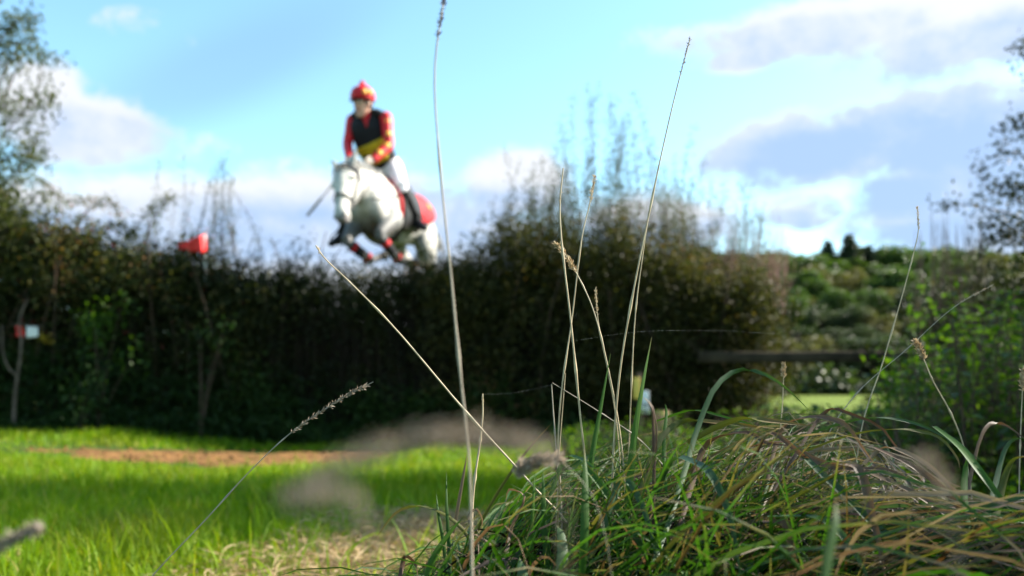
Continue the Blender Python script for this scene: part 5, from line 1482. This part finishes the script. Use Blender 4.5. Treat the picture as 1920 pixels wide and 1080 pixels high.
# hands: palm and five curled fingers each
def hand(sg):
    H_ = HANDS[sg]; W_ = WR[sg]
    d = np.array(H_ - W_); d = unit(d); up = unit(np.array([0, 0, 1.0]) - d * d[2]); s = np.cross(d, up) * sg
    w0 = np.array(W_)
    ch = [([tuple(w0) + (.027, .024), tuple(w0 + d * .04) + (.036, .020), tuple(w0 + d * .085) + (.040, .018)], tuple(up))]
    for k, (off, l) in enumerate(((.030, .95), (.010, 1.0), (-.010, .95), (-.028, .78))):
        k0 = w0 + d * .085 + up * off
        p1 = k0 + d * .030 * l - s * .004; p2 = p1 + (-s * .8 * 1 + d * .2) * .026 * l; p3 = p2 + (-d * .8 - s * .1) * .022 * l
        ch.append(([tuple(k0 - d * .015) + (.010, .010), tuple(p1) + (.0095, .0095), tuple(p2) + (.009, .009), tuple(p3) + (.008, .008)], tuple(up)))
    t0 = w0 + d * .025 + up * .030
    ch.append(([tuple(t0) + (.013, .013), tuple(t0 + d * .035 + up * .012 - s * .010) + (.011, .011), tuple(t0 + d * .062 + up * .006 - s * .018) + (.009, .009)], tuple(s)))
    return body_mesh('hand', ch, .0045, M['glove'], 2, 10)
for sg in (1, -1): obj('glove', hand(sg), rider)
# whip held by the right hand: its own thing
wp = empty('riding_whip', HO); wp.rotation_euler = horse.rotation_euler
tag(wp, 'short grey riding whip sticking out beside the horse cheek, held by the rider', 'whip')
h0 = HANDS[-1] + Vector((0.02, 0, 0)); 
W0 = T(578, 402, 8.0); W1 = HB.inverted() @ at(622, 352, 8.12)
bg_ = Bag(); bg_.add(*tube([h0 - (W0 - h0).normalized() * .10, h0, h0.lerp(W0, .6), W0], [.011, .009, .007, .007], 8)); obj('shaft', bg_.mesh('shaft', M['stalk_mauve'], True), wp)
bg_ = Bag(); d_ = (W0 - h0).normalized(); bg_.add(*tube([W0 - d_ * .22, W0 - d_ * .1, W0 + d_ * .02], [.013, .016, .014], 8)); obj('flap', bg_.mesh('flap', M['stalk_mauve'], True), wp)
# ------------------------------------------------------------------ the grass tussock close to the camera
def rel_line(pts, dY=0.0):
    return [np.array(at(px, py, Y + dY)) for px, py, Y in pts]

tus = empty('grass_tussock', (.42, 1.0, 0))
tag(tus, 'large tangled tussock of green and dead brown grass filling the bottom right of the photo', 'grass tussock')
TO = np.array([.42, 1.0, 0])
# filler: masses of blades too many to pick apart, joined
def tuft_fill(n, cx, cyr, Lr, a1r, beta0, bsp, seg, wr, a0s=.35, zr=(0, .05)):
    x = RNG.uniform(*cx, n); y = RNG.uniform(*cyr, n)
    base = np.stack([x, y, RNG.uniform(*zr, n)], -1)
    beta = beta0 + RNG.normal(0, bsp, n)
    return curved_blades(base, RNG.uniform(*Lr, n), np.abs(RNG.normal(0, a0s, n)), RNG.uniform(*a1r, n), beta, RNG.uniform(*wr, n), seg, RNG.normal(0, 1.1, n), wob=RNG.normal(0, .6, n), keel=True)
def under(V, F, uv, seg, extra=0.0):
    """mound outline: blades that stick out of the tussock's outline are bent by leaving them out"""
    n = V.shape[0] // ((seg + 1) * 3)
    P = V.reshape(n, seg + 1, 3, 3)[:, :, 1]
    c, s = math.cos(PITCH), math.sin(PITCH)
    yy, zz = P[..., 1], P[..., 2] - CAM_H
    d = yy * c + zz * s; px = 960 + FPX * P[..., 0] / d; py = 540 - FPX * (zz * c - yy * s) / d
    top = np.interp(px, [640, 760, 850, 930, 1000, 1060, 1120, 1200, 1300, 1400, 1500, 1600, 1680, 1740, 1800, 1870, 1930, 2100], [1085, 1050, 1000, 950, 895, 870, 835, 815, 795, 785, 785, 800, 850, 900, 935, 960, 930, 880]) - extra
    ok = (py > top - RNG.uniform(-10, 26, (n, 1))).all(1) & (yy > .42).all(1)
    idx = np.where(ok)[0]
    vpb = (seg + 1) * 3; fpb = seg * 2
    V2 = V.reshape(n, vpb, 3)[idx].reshape(-1, 3); uv2 = uv.reshape(n, vpb, 2)[idx].reshape(-1, 2)
    F0 = F.reshape(n, fpb, 4)[0]
    F2 = (F0[None] + (np.arange(len(idx)) * vpb)[:, None, None]).reshape(-1, 4)
    return V2, F2, uv2
bag = Bag(); bag2 = Bag()
for a_ in ((3400, (-.12, .36), (.82, 1.30), (.34, .62), (.35, 2.2), 0.4, 1.6, 9, (.0035, .0085), .22),
           (3300, (.2, 1.0), (.85, 1.35), (.40, .78), (1.3, 2.8), 0.0, .7, 10, (.003, .0072)),
           (1300, (.05, .95), (.8, 1.2), (.45, .85), (1.7, 2.9), -.1, .45, 10, (.004, .009)),
           (1500, (-.22, .35), (.95, 1.45), (.25, .5), (.6, 2.8), PI, 1.2, 8, (.003, .007)),
           (1500, (.55, 1.3), (1.1, 1.9), (.3, .6), (.5, 2.5), .5, 1.5, 8, (.004, .009)),
           (900, (-.3, .2), (1.2, 1.9), (.14, .36), (.4, 2.4), .5, 2.0, 8, (.003, .006))):
    V, F, uv, _ = tuft_fill(*a_)
    (bag2 if a_[1][1] < .5 else bag).add(*under(V, F, uv, a_[7]))
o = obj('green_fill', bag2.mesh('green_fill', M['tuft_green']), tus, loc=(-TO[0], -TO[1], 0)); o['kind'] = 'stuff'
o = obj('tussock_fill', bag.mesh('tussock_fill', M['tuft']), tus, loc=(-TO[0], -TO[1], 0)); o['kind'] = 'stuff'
# short litter at the tussock's heart, coloured dark as shade between the blades
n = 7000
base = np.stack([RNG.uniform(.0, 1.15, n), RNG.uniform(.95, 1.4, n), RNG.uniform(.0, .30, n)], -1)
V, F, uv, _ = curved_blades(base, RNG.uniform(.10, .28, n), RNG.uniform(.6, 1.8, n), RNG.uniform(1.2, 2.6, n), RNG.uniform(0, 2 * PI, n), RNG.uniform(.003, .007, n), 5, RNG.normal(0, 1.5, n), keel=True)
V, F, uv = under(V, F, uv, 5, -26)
o = obj('gap_shade_litter', mk_mesh('gap_shade_litter', V, F, M['gap_shade'], uv=uv), tus, loc=(-TO[0], -TO[1], 0)); o['kind'] = 'stuff'

def blade(pts, w, mat, twist=0.0, side=None, n=16, label=None, name='grass_blade', taper=True):
    P = [np.array(at(*p_)) for p_ in pts]
    V, F, uv = path_blade(P, w, n, twist, side, taper=taper)
    o = obj(name, mk_mesh(name, V - TO, F, M[mat], uv=uv, smooth=True), tus)
    if label: o['label'] = label
    return o
# the blades that can be picked out in the photograph (photo pixels with distance)
HB_ = [
 ([(1168, 1110, .92), (1178, 960, .93), (1188, 840, .94), (1203, 740, .95), (1222, 632, .97)], .0125, 'blade_green', .5, None, 'broad upright bright green blade, tallest in the tussock'),
 ([(1085, 1110, .92), (1098, 960, .93), (1112, 850, .94), (1128, 760, .95), (1145, 662, .96)], .0095, 'blade_green', .4, None, 'upright yellow green blade left of the broad one'),
 ([(1090, 1100, .78), (1097, 1000, .78), (1098, 900, .80), (1096, 840, .82)], .011, 'blade_green', .2, None, None),
 ([(1215, 1080, .80), (1262, 960, .88), (1310, 800, .95), (1345, 722, .98), (1385, 694, 1.0), (1430, 700, 1.0), (1475, 728, 1.0), (1525, 778, 1.02)], .0085, 'blade_blue', .8, None, 'blue green blade arching high over the tussock'),
 ([(1130, 1000, .85), (1150, 940, .86), (1162, 908, .87), (1180, 905, .87), (1202, 945, .86), (1222, 1000, .84), (1240, 1110, .8)], .0105, 'blade_blue', .6, None, None),
 ([(1180, 1080, .9), (1230, 930, .95), (1262, 862, .9), (1300, 868, .85), (1335, 893, .80), (1362, 950, .78), (1378, 1010, .76), (1392, 1110, .75)], .0125, 'blade_blue', .5, None, 'wide blue green blade bending down in the middle of the tussock'),
 ([(1092, 870, .9), (1130, 915, .89), (1165, 965, .88), (1200, 1020, .87), (1235, 1110, .86)], .011, 'blade_green', .3, None, None),
 ([(1045, 1110, .8), (1055, 1050, .82), (1052, 1000, .84), (1044, 985, .85)], .0145, 'blade_blue', .0, None, None),
 ([(985, 1110, .78), (980, 1070, .8), (974, 1045, .82)], .014, 'blade_blue', .0, None, None),
 ([(1030, 1100, .9), (1022, 1000, .92), (1020, 930, .93), (1018, 878, .94)], .009, 'blade_green', .4, None, None),
 ([(1000, 1100, .92), (998, 1000, .93), (1001, 930, .94), (1003, 880, .95)], .0055, 'blade_green', .4, None, None),
 ([(845, 1110, .95), (842, 1020, .97), (838, 950, .98), (837, 885, 1.0)], .006, 'blade_green', .3, None, None),
 ([(838, 1110, .97), (832, 1020, .98), (822, 960, .99), (818, 925, 1.0)], .0055, 'blade_green', .3, None, None),
 ([(795, 1100, .92), (812, 1050, .93), (840, 1005, .94), (870, 968, .95)], .010, 'blade_green', .8, None, None),
 ([(905, 1080, .98), (880, 1010, .98), (850, 975, .98), (810, 952, .99), (775, 948, 1.0), (742, 962, 1.0), (722, 985, 1.0), (706, 1008, 1.0)], .0060, 'blade_olive', .5, None, 'thin arching blade with a yellow tip, far left of the tussock'),
 ([(925, 1090, .95), (960, 1060, .97), (930, 1030, 1.0), (905, 1010, 1.0), (860, 985, 1.0)], .006, 'blade_dead', .5, None, None),
 ([(1010, 1000, .95), (1060, 860, .98), (1085, 860, .95), (1100, 868, .9), (1120, 880, .88)], .008, 'blade_green', .7, None, None),
 ([(1250, 930, .95), (1245, 830, .98), (1250, 770, 1.0), (1247, 757, 1.0)], .006, 'blade_green', .2, None, None),
 ([(1180, 980, .93), (1215, 880, .95), (1240, 820, .98), (1280, 790, 1.0), (1340, 792, 1.0), (1420, 800, 1.0), (1480, 805, 1.02)], .010, 'blade_olive', .7, None, None),
 ([(1290, 830, .95), (1350, 800, .95), (1400, 786, .95), (1450, 790, .95), (1530, 800, .95)], .012, 'blade_olive', .6, None, 'broad olive blade arching over the left shoulder of the tussock'),
 ([(1270, 1010, .9), (1300, 900, .95), (1330, 830, .97), (1400, 812, .95), (1440, 832, .92), (1500, 836, .9)], .010, 'blade_dead', .8, None, None),
 ([(1380, 900, .95), (1420, 850, .92), (1445, 812, .9), (1500, 850, .88), (1560, 900, .88), (1590, 940, .88)], .008, 'blade_dead', 1.2, None, None),
 ([(1450, 920, .9), (1500, 840, .95), (1545, 775, .98), (1565, 767, .98), (1590, 775, .98), (1650, 800, .98), (1690, 850, .97), (1712, 858, .95)], .006, 'blade_dead', .8, None, None),
 ([(1440, 900, .95), (1470, 800, .98), (1520, 783, .96), (1565, 788, .94), (1590, 800, .93), (1612, 830, .92), (1640, 870, .90)], .009, 'blade_dead', 1.5, None, 'twisted dry brown blade curling at the top of the tussock'),
 ([(1450, 950, .85), (1500, 930, .84), (1560, 895, .83), (1595, 870, .82)], .009, 'blade_olive', .3, None, None),
 ([(1560, 870, .84), (1600, 872, .82), (1618, 900, .81), (1632, 960, .80), (1648, 1020, .79), (1664, 1110, .78)], .0125, 'blade_dead', .4, None, 'dry tan blade folded over and hanging down at the front of the tussock'),
 ([(1480, 830, .9), (1540, 890, .86), (1590, 935, .84), (1640, 985, .82), (1700, 1030, .80), (1760, 1110, .78)], .0125, 'blade_blue', .5, None, None),
 ([(1500, 970, .85), (1560, 966, .84), (1620, 968, .83), (1680, 980, .82), (1750, 995, .81), (1815, 1022, .8)], .0095, 'blade_dead', .4, None, None),
 ([(1560, 860, .9), (1660, 900, .88), (1730, 935, .86), (1800, 985, .84), (1850, 1030, .82), (1910, 1100, .8)], .009, 'blade_dead', .5, None, None),
 ([(1440, 970, .8), (1500, 970, .8), (1540, 975, .79), (1580, 1005, .78), (1610, 1050, .77), (1640, 1110, .76)], .011, 'blade_blue', .4, None, None),
 ([(1820, 1000, .86), (1810, 940, .88), (1812, 880, .9), (1818, 850, .9)], .011, 'blade_green', .1, None, None),
 ([(1750, 800, .95), (1800, 840, .9), (1840, 890, .86), (1880, 940, .84), (1930, 985, .82)], .012, 'blade_green', .4, None, 'broad green blade slanting down at the right edge'),
 ([(1800, 1010, .95), (1820, 900, 1.0), (1845, 810, 1.02), (1865, 792, 1.03), (1890, 800, 1.03), (1930, 830, 1.0)], .007, 'blade_dead', .8, None, None),
 ([(1850, 1010, .9), (1870, 900, .95), (1895, 830, .97), (1925, 820, .97)], .009, 'blade_blue', .4, None, None),
 ([(1860, 1020, .85), (1880, 920, .88), (1905, 862, .88), (1940, 855, .87)], .013, 'blade_olive', .4, None, None),
 ([(1620, 870, .95), (1660, 840, .96), (1720, 860, .95), (1770, 900, .93), (1810, 950, .92), (1850, 1010, .9)], .008, 'blade_dead', .9, None, None),
 ([(1640, 840, .92), (1720, 880, .9), (1780, 930, .9), (1830, 1000, .9), (1900, 1100, .88)], .009, 'blade_dead', .7, None, None),
 ([(1400, 840, .95), (1470, 830, .92), (1520, 860, .9), (1590, 880, .9), (1660, 880, .88), (1710, 900, .87)], .010, 'blade_dead', .9, None, None),
 ([(1430, 980, .8), (1475, 985, .8), (1482, 1010, .8), (1488, 1045, .8), (1520, 1100, .8)], .011, 'blade_dead', .9, None, None),
 ([(1720, 960, .9), (1790, 955, .9), (1840, 965, .9), (1862, 1010, .88), (1880, 1060, .87)], .009, 'blade_dead', 1.0, None, None),
 ([(1545, 1110, .45), (1555, 1040, .46), (1568, 980, .47), (1568, 940, .48)], .0075, 'blade_green', .2, None, 'out of focus bright green blade close to the lens'),
 ([(1130, 1110, .9), (1160, 1050, .9), (1200, 1010, .9), (1225, 930, .92), (1180, 900, .94), (1220, 880, .95), (1232, 830, .95), (1224, 760, .95), (1208, 745, .95)], .006, 'blade_dead', .5, None, None),
 ([(1225, 1000, .93), (1227, 880, .95), (1226, 800, .96), (1222, 762, .96), (1205, 744, .97)], .006, 'blade_dead', .5, None, 'red brown stiff blade with a hooked tip beside the broad green one'),
 ([(960, 1110, .9), (950, 1050, .92), (960, 990, .95), (985, 930, .95), (955, 918, .96), (948, 950, .96)], .007, 'blade_dead', 1.4, None, None),
 ([(890, 1100, .95), (885, 1000, .97), (882, 965, .98), (893, 955, .98), (905, 975, .98), (898, 1005, .98)], .006, 'blade_dead', 1.0, None, None),
 ([(745, 1110, .9), (755, 1060, .92), (762, 1042, .92), (778, 1055, .92), (785, 1090, .9)], .007, 'blade_dead', 1.2, None, None),
 ([(850, 1000, 1.0), (866, 910, 1.0), (876, 850, 1.0)], .0055, 'stalk_blade', .2, None, None),
 ([(860, 1060, 1.0), (930, 930, 1.0), (985, 850, 1.0), (1036, 792, 1.0)], .0055, 'blade_olive', .4, None, 'thin slanting yellow blade reaching up left of the tussock'),
 ([(1230, 790, 1.0), (1300, 770, 1.0), (1370, 785, 1.0), (1440, 805, 1.0)], .0045, 'blade_green', .4, None, None),
 ([(1480, 830, 1.0), (1560, 800, 1.0), (1640, 784, 1.0), (1720, 795, 1.0), (1790, 830, 1.0), (1860, 880, .98)], .006, 'blade_blue', .5, None, None),
 ([(1500, 850, 1.0), (1600, 815, 1.0), (1700, 806, 1.0), (1760, 820, 1.0), (1795, 860, .98), (1800, 880, .97)], .0055, 'blade_olive', .6, None, None),
]
M['stalk_blade'] = M['blade_dead']
for pts, w, mt, tw, sd_, lb in HB_:
    blade(pts, w * .82, mt, tw, sd_, 16, lb)
# more single blades, placed over the mound: each its own object
cnt = 0
tries = 0
while cnt < 200 and tries < 3000:
    tries += 1
    left = RNG.uniform() < .45
    if left:
        b = np.array([RNG.uniform(-.12, .35), RNG.uniform(.80, 1.15), 0]); L = RNG.uniform(.35, .6); a0 = abs(RNG.normal(0, .2)); a1 = RNG.uniform(.4, 2.6); be = RNG.uniform(0, 2 * PI)
    else:
        b = np.array([RNG.uniform(.15, .95), RNG.uniform(.78, 1.15), 0]); L = RNG.uniform(.45, .85); a0 = abs(RNG.normal(0, .25)); a1 = RNG.uniform(1.6, 2.9); be = RNG.normal(-.05, .6)
    w = RNG.uniform(.0035, .0082)
    V, F, uv, _ = curved_blades(b[None], L, a0, a1, be, w, 12, RNG.normal(0, 1.3), wob=np.array([RNG.normal(0, .5)]), keel=True, pw=RNG.uniform(1.2, 2.4))
    V2, F2, uv2 = under(V, F, uv, 12, 6)
    if not len(V2): continue
    r_ = RNG.uniform()
    mt = ('blade_green' if r_ < .42 else 'blade_blue' if r_ < .56 else 'blade_dead' if r_ < .88 else 'blade_olive') if left else ('blade_dead' if r_ < .66 else 'blade_blue' if r_ < .80 else 'blade_green' if r_ < .93 else 'blade_olive')
    obj('grass_blade', mk_mesh('grass_blade', V2 - TO, F2, M[mt], uv=uv2, smooth=True), tus); cnt += 1

# ---- single flowering stems: each a thing
def spikelets(P, r, n, size, spread_dir=None, rng=RNG, out=.35):
    """husks packed round an axis P"""
    k = rng.uniform(0, len(P) - 1.001, n); i_ = k.astype(int); f = (k - i_)[:, None]
    Q = P[i_] * (1 - f) + P[i_ + 1] * f
    T_ = unit(P[i_ + 1] - P[i_])
    env = np.sin(PI * np.clip((k / (len(P) - 1)) * .86 + .1, 0, 1))[:, None] ** .6
    Rr = unit(np.cross(T_, rng.normal(size=(n, 3))))
    Q = Q + Rr * r * env * rng.uniform(.1, 1, (n, 1))
    return leaves(Q, rng.uniform(.7, 1.3, n) * size, out=T_ * 2.2 + Rr * out * 2, aspect=.32, fold=.4)
def grass_stem(pts, r, label, mat='stalk', head=None, leafs=(), cat='grass stem', n=30, nodes=(.42, .63)):
    P = catmull_c([at(*p_) for p_ in pts], n)
    b0 = P[0].copy(); b0[2] = max(0, min(b0[2], .0))
    root = empty('flowering_grass', tuple(b0)); tag(root, label, cat, 'tall single grass stems in front of the tussock')
    Pn = P; rr = np.linspace(r, r * .5, n)
    for nd in nodes: rr[int(nd * (n - 1))] *= 1.7
    bg = Bag(); bg.add(*tube(Pn - b0, rr, 6)); obj('stalk', bg.mesh('stalk', M[mat], True), root)
    if head:
        f0, f1, hr, hn, hs, hm = head
        Hh = catmull(list(Pn[int(f0 * (n - 1)):max(int(f1 * (n - 1)) + 1, int(f0 * (n - 1)) + 2)]), 14) - b0
        V, F = spikelets(Hh, hr * .75, int(hn * 1.3), hs * .62)
        o_ = obj('seed_head', mk_mesh('seed_head', V, F, M[hm]), root)
    return root
G0 = lambda x, Y: (x, 1560, Y)     # roots: about ground level at 1 m
GS = [
 ([(893, 1900, .62), (884, 1000, .62), (878, 840, .62), (865, 720, .62), (846, 520, .62), (824, 300, .62), (815, 130, .62), (832, 0, .62), (838, -40, .62)], .0011, 'tallest stem of all with a narrow mauve head, running past the top of the photo', 'stalk_mauve', (.80, 1.0, .0012, 150, .006, 'seed_mauve')),
 ([(1180, 1560, 1.0), (1080, 1010, .97), (1000, 912, .95), (870, 768, .95), (740, 615, .95), (655, 528, .95), (607, 482, .95), (592, 460, .95)], .0013, 'long straw coloured stem slanting up to the left below the horse', 'stalk', (.90, .99, .0008, 16, .006, 'seed')),
 ([(1110, 1560, .98), (1100, 900, .97), (1088, 780, .96), (1070, 600, .95), (1052, 440, .95), (1050, 380, .95), (1056, 315, .95)], .0014, 'upright pale stem with one small knot near its top, left of the drooping seed head', 'stalk', (.86, .93, .0018, 18, .006, 'seed')),
 ([(1052, 1560, 1.0), (1046, 900, 1.0), (1050, 760, 1.0), (1072, 600, 1.0), (1092, 440, 1.0), (1106, 380, 1.0), (1114, 332, 1.0)], .0011, 'thin stem leaning right with loose straw husks along its tip', 'stalk', (.86, 1.0, .0026, 70, .0065, 'seed')),
 ([(1190, 1560, 1.0), (1168, 860, .98), (1140, 690, .97), (1112, 580, .97), (1085, 520, .97), (1060, 478, .97), (1038, 452, .97)], .0010, 'stem with drooping loose seed head in front of the big bush', 'stalk', (.70, .98, .0036, 110, .009, 'seed')),
 ([(1150, 1560, 1.0), (1148, 900, .98), (1162, 700, .97), (1185, 560, .96), (1213, 420, .96), (1240, 290, .96), (1268, 170, .96), (1294, 72, .96)], .0013, 'tallest of the two slanting stems, its tip high against the right sky', 'stalk', (.90, 1.0, .0011, 40, .005, 'seed_mauve')),
 ([(1175, 1560, 1.03), (1178, 900, 1.02), (1184, 720, 1.0), (1192, 580, 1.0), (1205, 480, 1.0), (1216, 405, 1.0)], .0010, 'shorter slanting stem close along the tallest right hand one', 'stalk', None),
 ([(1170, 1560, 1.05), (1162, 860, 1.02), (1145, 720, 1.0), (1128, 640, 1.0), (1120, 590, 1.0), (1117, 540, 1.0)], .0009, 'short stem with tiny husks just right of the drooping seed head', 'stalk', (.80, 1.0, .0014, 40, .005, 'seed')),
 ([(1560, 1560, 1.1), (1612, 820, 1.1), (1655, 680, 1.1), (1690, 560, 1.1), (1714, 470, 1.1), (1722, 430, 1.1), (1720, 388, 1.1)], .0010, 'slender stem leaning right before the far wood', 'stalk', (.84, 1.0, .0014, 60, .005, 'seed')),
 ([(1480, 1560, 1.1), (1540, 850, 1.15), (1600, 745, 1.15), (1700, 655, 1.15), (1790, 575, 1.15), (1862, 534, 1.15)], .0008, 'thin grey stem slanting far to the right across the nettles', 'stalk_mauve', (.84, 1.0, .0012, 60, .005, 'seed_fuzzy')),
 ([(-120, 1560, 1.1), (290, 1075, 1.05), (385, 975, 1.05), (470, 882, 1.05), (550, 808, 1.05), (640, 748, 1.05), (700, 716, 1.05)], .0009, 'grey seed stem rising from the bottom left across the turf', 'stalk_mauve', (.66, .97, .0007, 150, .009, 'seed_fuzzy')),
 ([(880, 1560, 1.0), (884, 990, 1.0), (890, 900, 1.0), (900, 830, 1.0), (905, 780, 1.0), (905, 738, 1.0)], .0016, 'short stiff dry stalk with a knot under its broken top', 'stalk', (.92, .99, .0018, 14, .004, 'seed')),
 ([(1062, 1560, 1.0), (1050, 900, 1.0), (1043, 840, 1.0), (1038, 780, 1.0), (1034, 720, 1.0)], .0012, 'short grey broken stalk with a cross twig leaning on its top', 'stalk_mauve', None),
 ([(1250, 880, 1.0), (1200, 825, 1.0), (1120, 770, 1.0), (1036, 718, 1.0)], .0008, 'thin grey cross twig slanting down to the right from the broken stalk', 'stalk_mauve', None),
 ([(1478, 1560, 1.15), (1462, 830, 1.15), (1467, 760, 1.15), (1470, 683, 1.15)], .0010, 'short stem with an upright plump pale seed head before the rail fence', 'stalk', (.90, 1.0, .0040, 130, .007, 'seed')),
 ([(1860, 1560, 1.1), (1812, 860, 1.08), (1785, 780, 1.07), (1748, 712, 1.06), (1735, 680, 1.06), (1716, 640, 1.06)], .0012, 'stem with a plump brown nodding seed head before the nettles', 'stalk', (.84, 1.0, .0045, 170, .009, 'seed')),
 ([(1905, 1560, 1.1), (1912, 860, 1.1), (1915, 780, 1.1), (1919, 685, 1.1)], .0011, 'stem with an upright brown seed head at the right edge', 'stalk', (.86, .99, .0042, 140, .008, 'seed')),
 ([(1020, 1560, 1.0), (1045, 930, 1.0), (1048, 860, 1.0), (1060, 700, 1.0)], .0009, 'thin pale stalk standing between the broken stalk and the tall stems', 'stalk', None),
]
for pts, r, lb, mt, hd in GS:
    grass_stem(pts, r, lb, mt, hd)
# soft seed heads very near the lens
def near_head(pts, r, n, size, label, stem_pts=None, hm='seed_fuzzy'):
    P = catmull_c([at(*p_) for p_ in pts], 24); b0 = P[-1].copy()
    root = empty('flowering_grass', tuple(b0)); tag(root, label, 'grass stem', 'soft seed heads close to the lens')
    S = catmull_c([at(*p_) for p_ in (stem_pts or [])] , 16) if stem_pts else P[-2:]
    bg = Bag(); bg.add(*tube(np.concatenate([P, S[1:]]) - b0, .00022, 5)); obj('stalk', bg.mesh('stalk', M['stalk_mauve'], True), root)
    V, F = spikelets(P - b0, r, n, size); obj('seed_head', mk_mesh('seed_head', V, F, M[hm]), root)
near_head([(560, 922, .19), (610, 895, .19), (660, 860, .19), (720, 838, .19), (800, 818, .19), (880, 814, .19), (960, 822, .19), (1030, 842, .19)], .0026, 380, .0030, 'blurred soft grey brown seed head arching low across the middle of the photo', [(1030, 842, .19), (1052, 900, .19), (1060, 1200, .20), (1065, 1900, .21)])
near_head([(515, 938, .18), (560, 930, .18), (610, 926, .18), (672, 932, .18)], .0024, 130, .0026, 'small blurred seed head under the long arching one', [(672, 932, .18), (690, 990, .18), (700, 1200, .19), (705, 2000, .20)])
near_head([(-30, 1040, .42), (0, 1022, .42), (45, 1000, .42), (85, 988, .42)][::-1], .0026, 420, .0045, 'brown furry seed head poking in at the bottom left corner', [(-30, 1040, .42), (-120, 1120, .42), (-160, 1800, .42)])
near_head([(965, 893, .62), (985, 876, .62), (1010, 864, .62), (1050, 858, .6)], .0050, 420, .006, 'small grey fluffy seed head above the left of the tussock', [(1050, 858, .6), (1120, 950, .6), (1180, 1500, .6)])
near_head([(1700, 852, .22), (1740, 866, .22), (1765, 890, .22), (1775, 910, .22)], .0015, 26, .003, 'faint blurred seed wisp over the right of the tussock', [(1775, 910, .22), (1800, 1100, .22), (1810, 1800, .22)])
# spider threads
for pts, lb in (([(905, 739, 1.0), (960, 737, 1.0), (1034, 722, 1.0)], 'spider thread strung from the stiff knotted stalk to the broken one'), ([(1070, 640, 1.0), (1200, 622, 1.0), (1340, 620, 1.0), (1460, 626, 1.0)], 'fine spider thread crossing in front of the big bush')):
    P = catmull([at(*p_) for p_ in pts], 16); bg = Bag(); bg.add(*tube(P, .000018, 3))
    tag(obj('spider_thread', bg.mesh('spider_thread', M['white_paint'])), lb, 'spider thread')
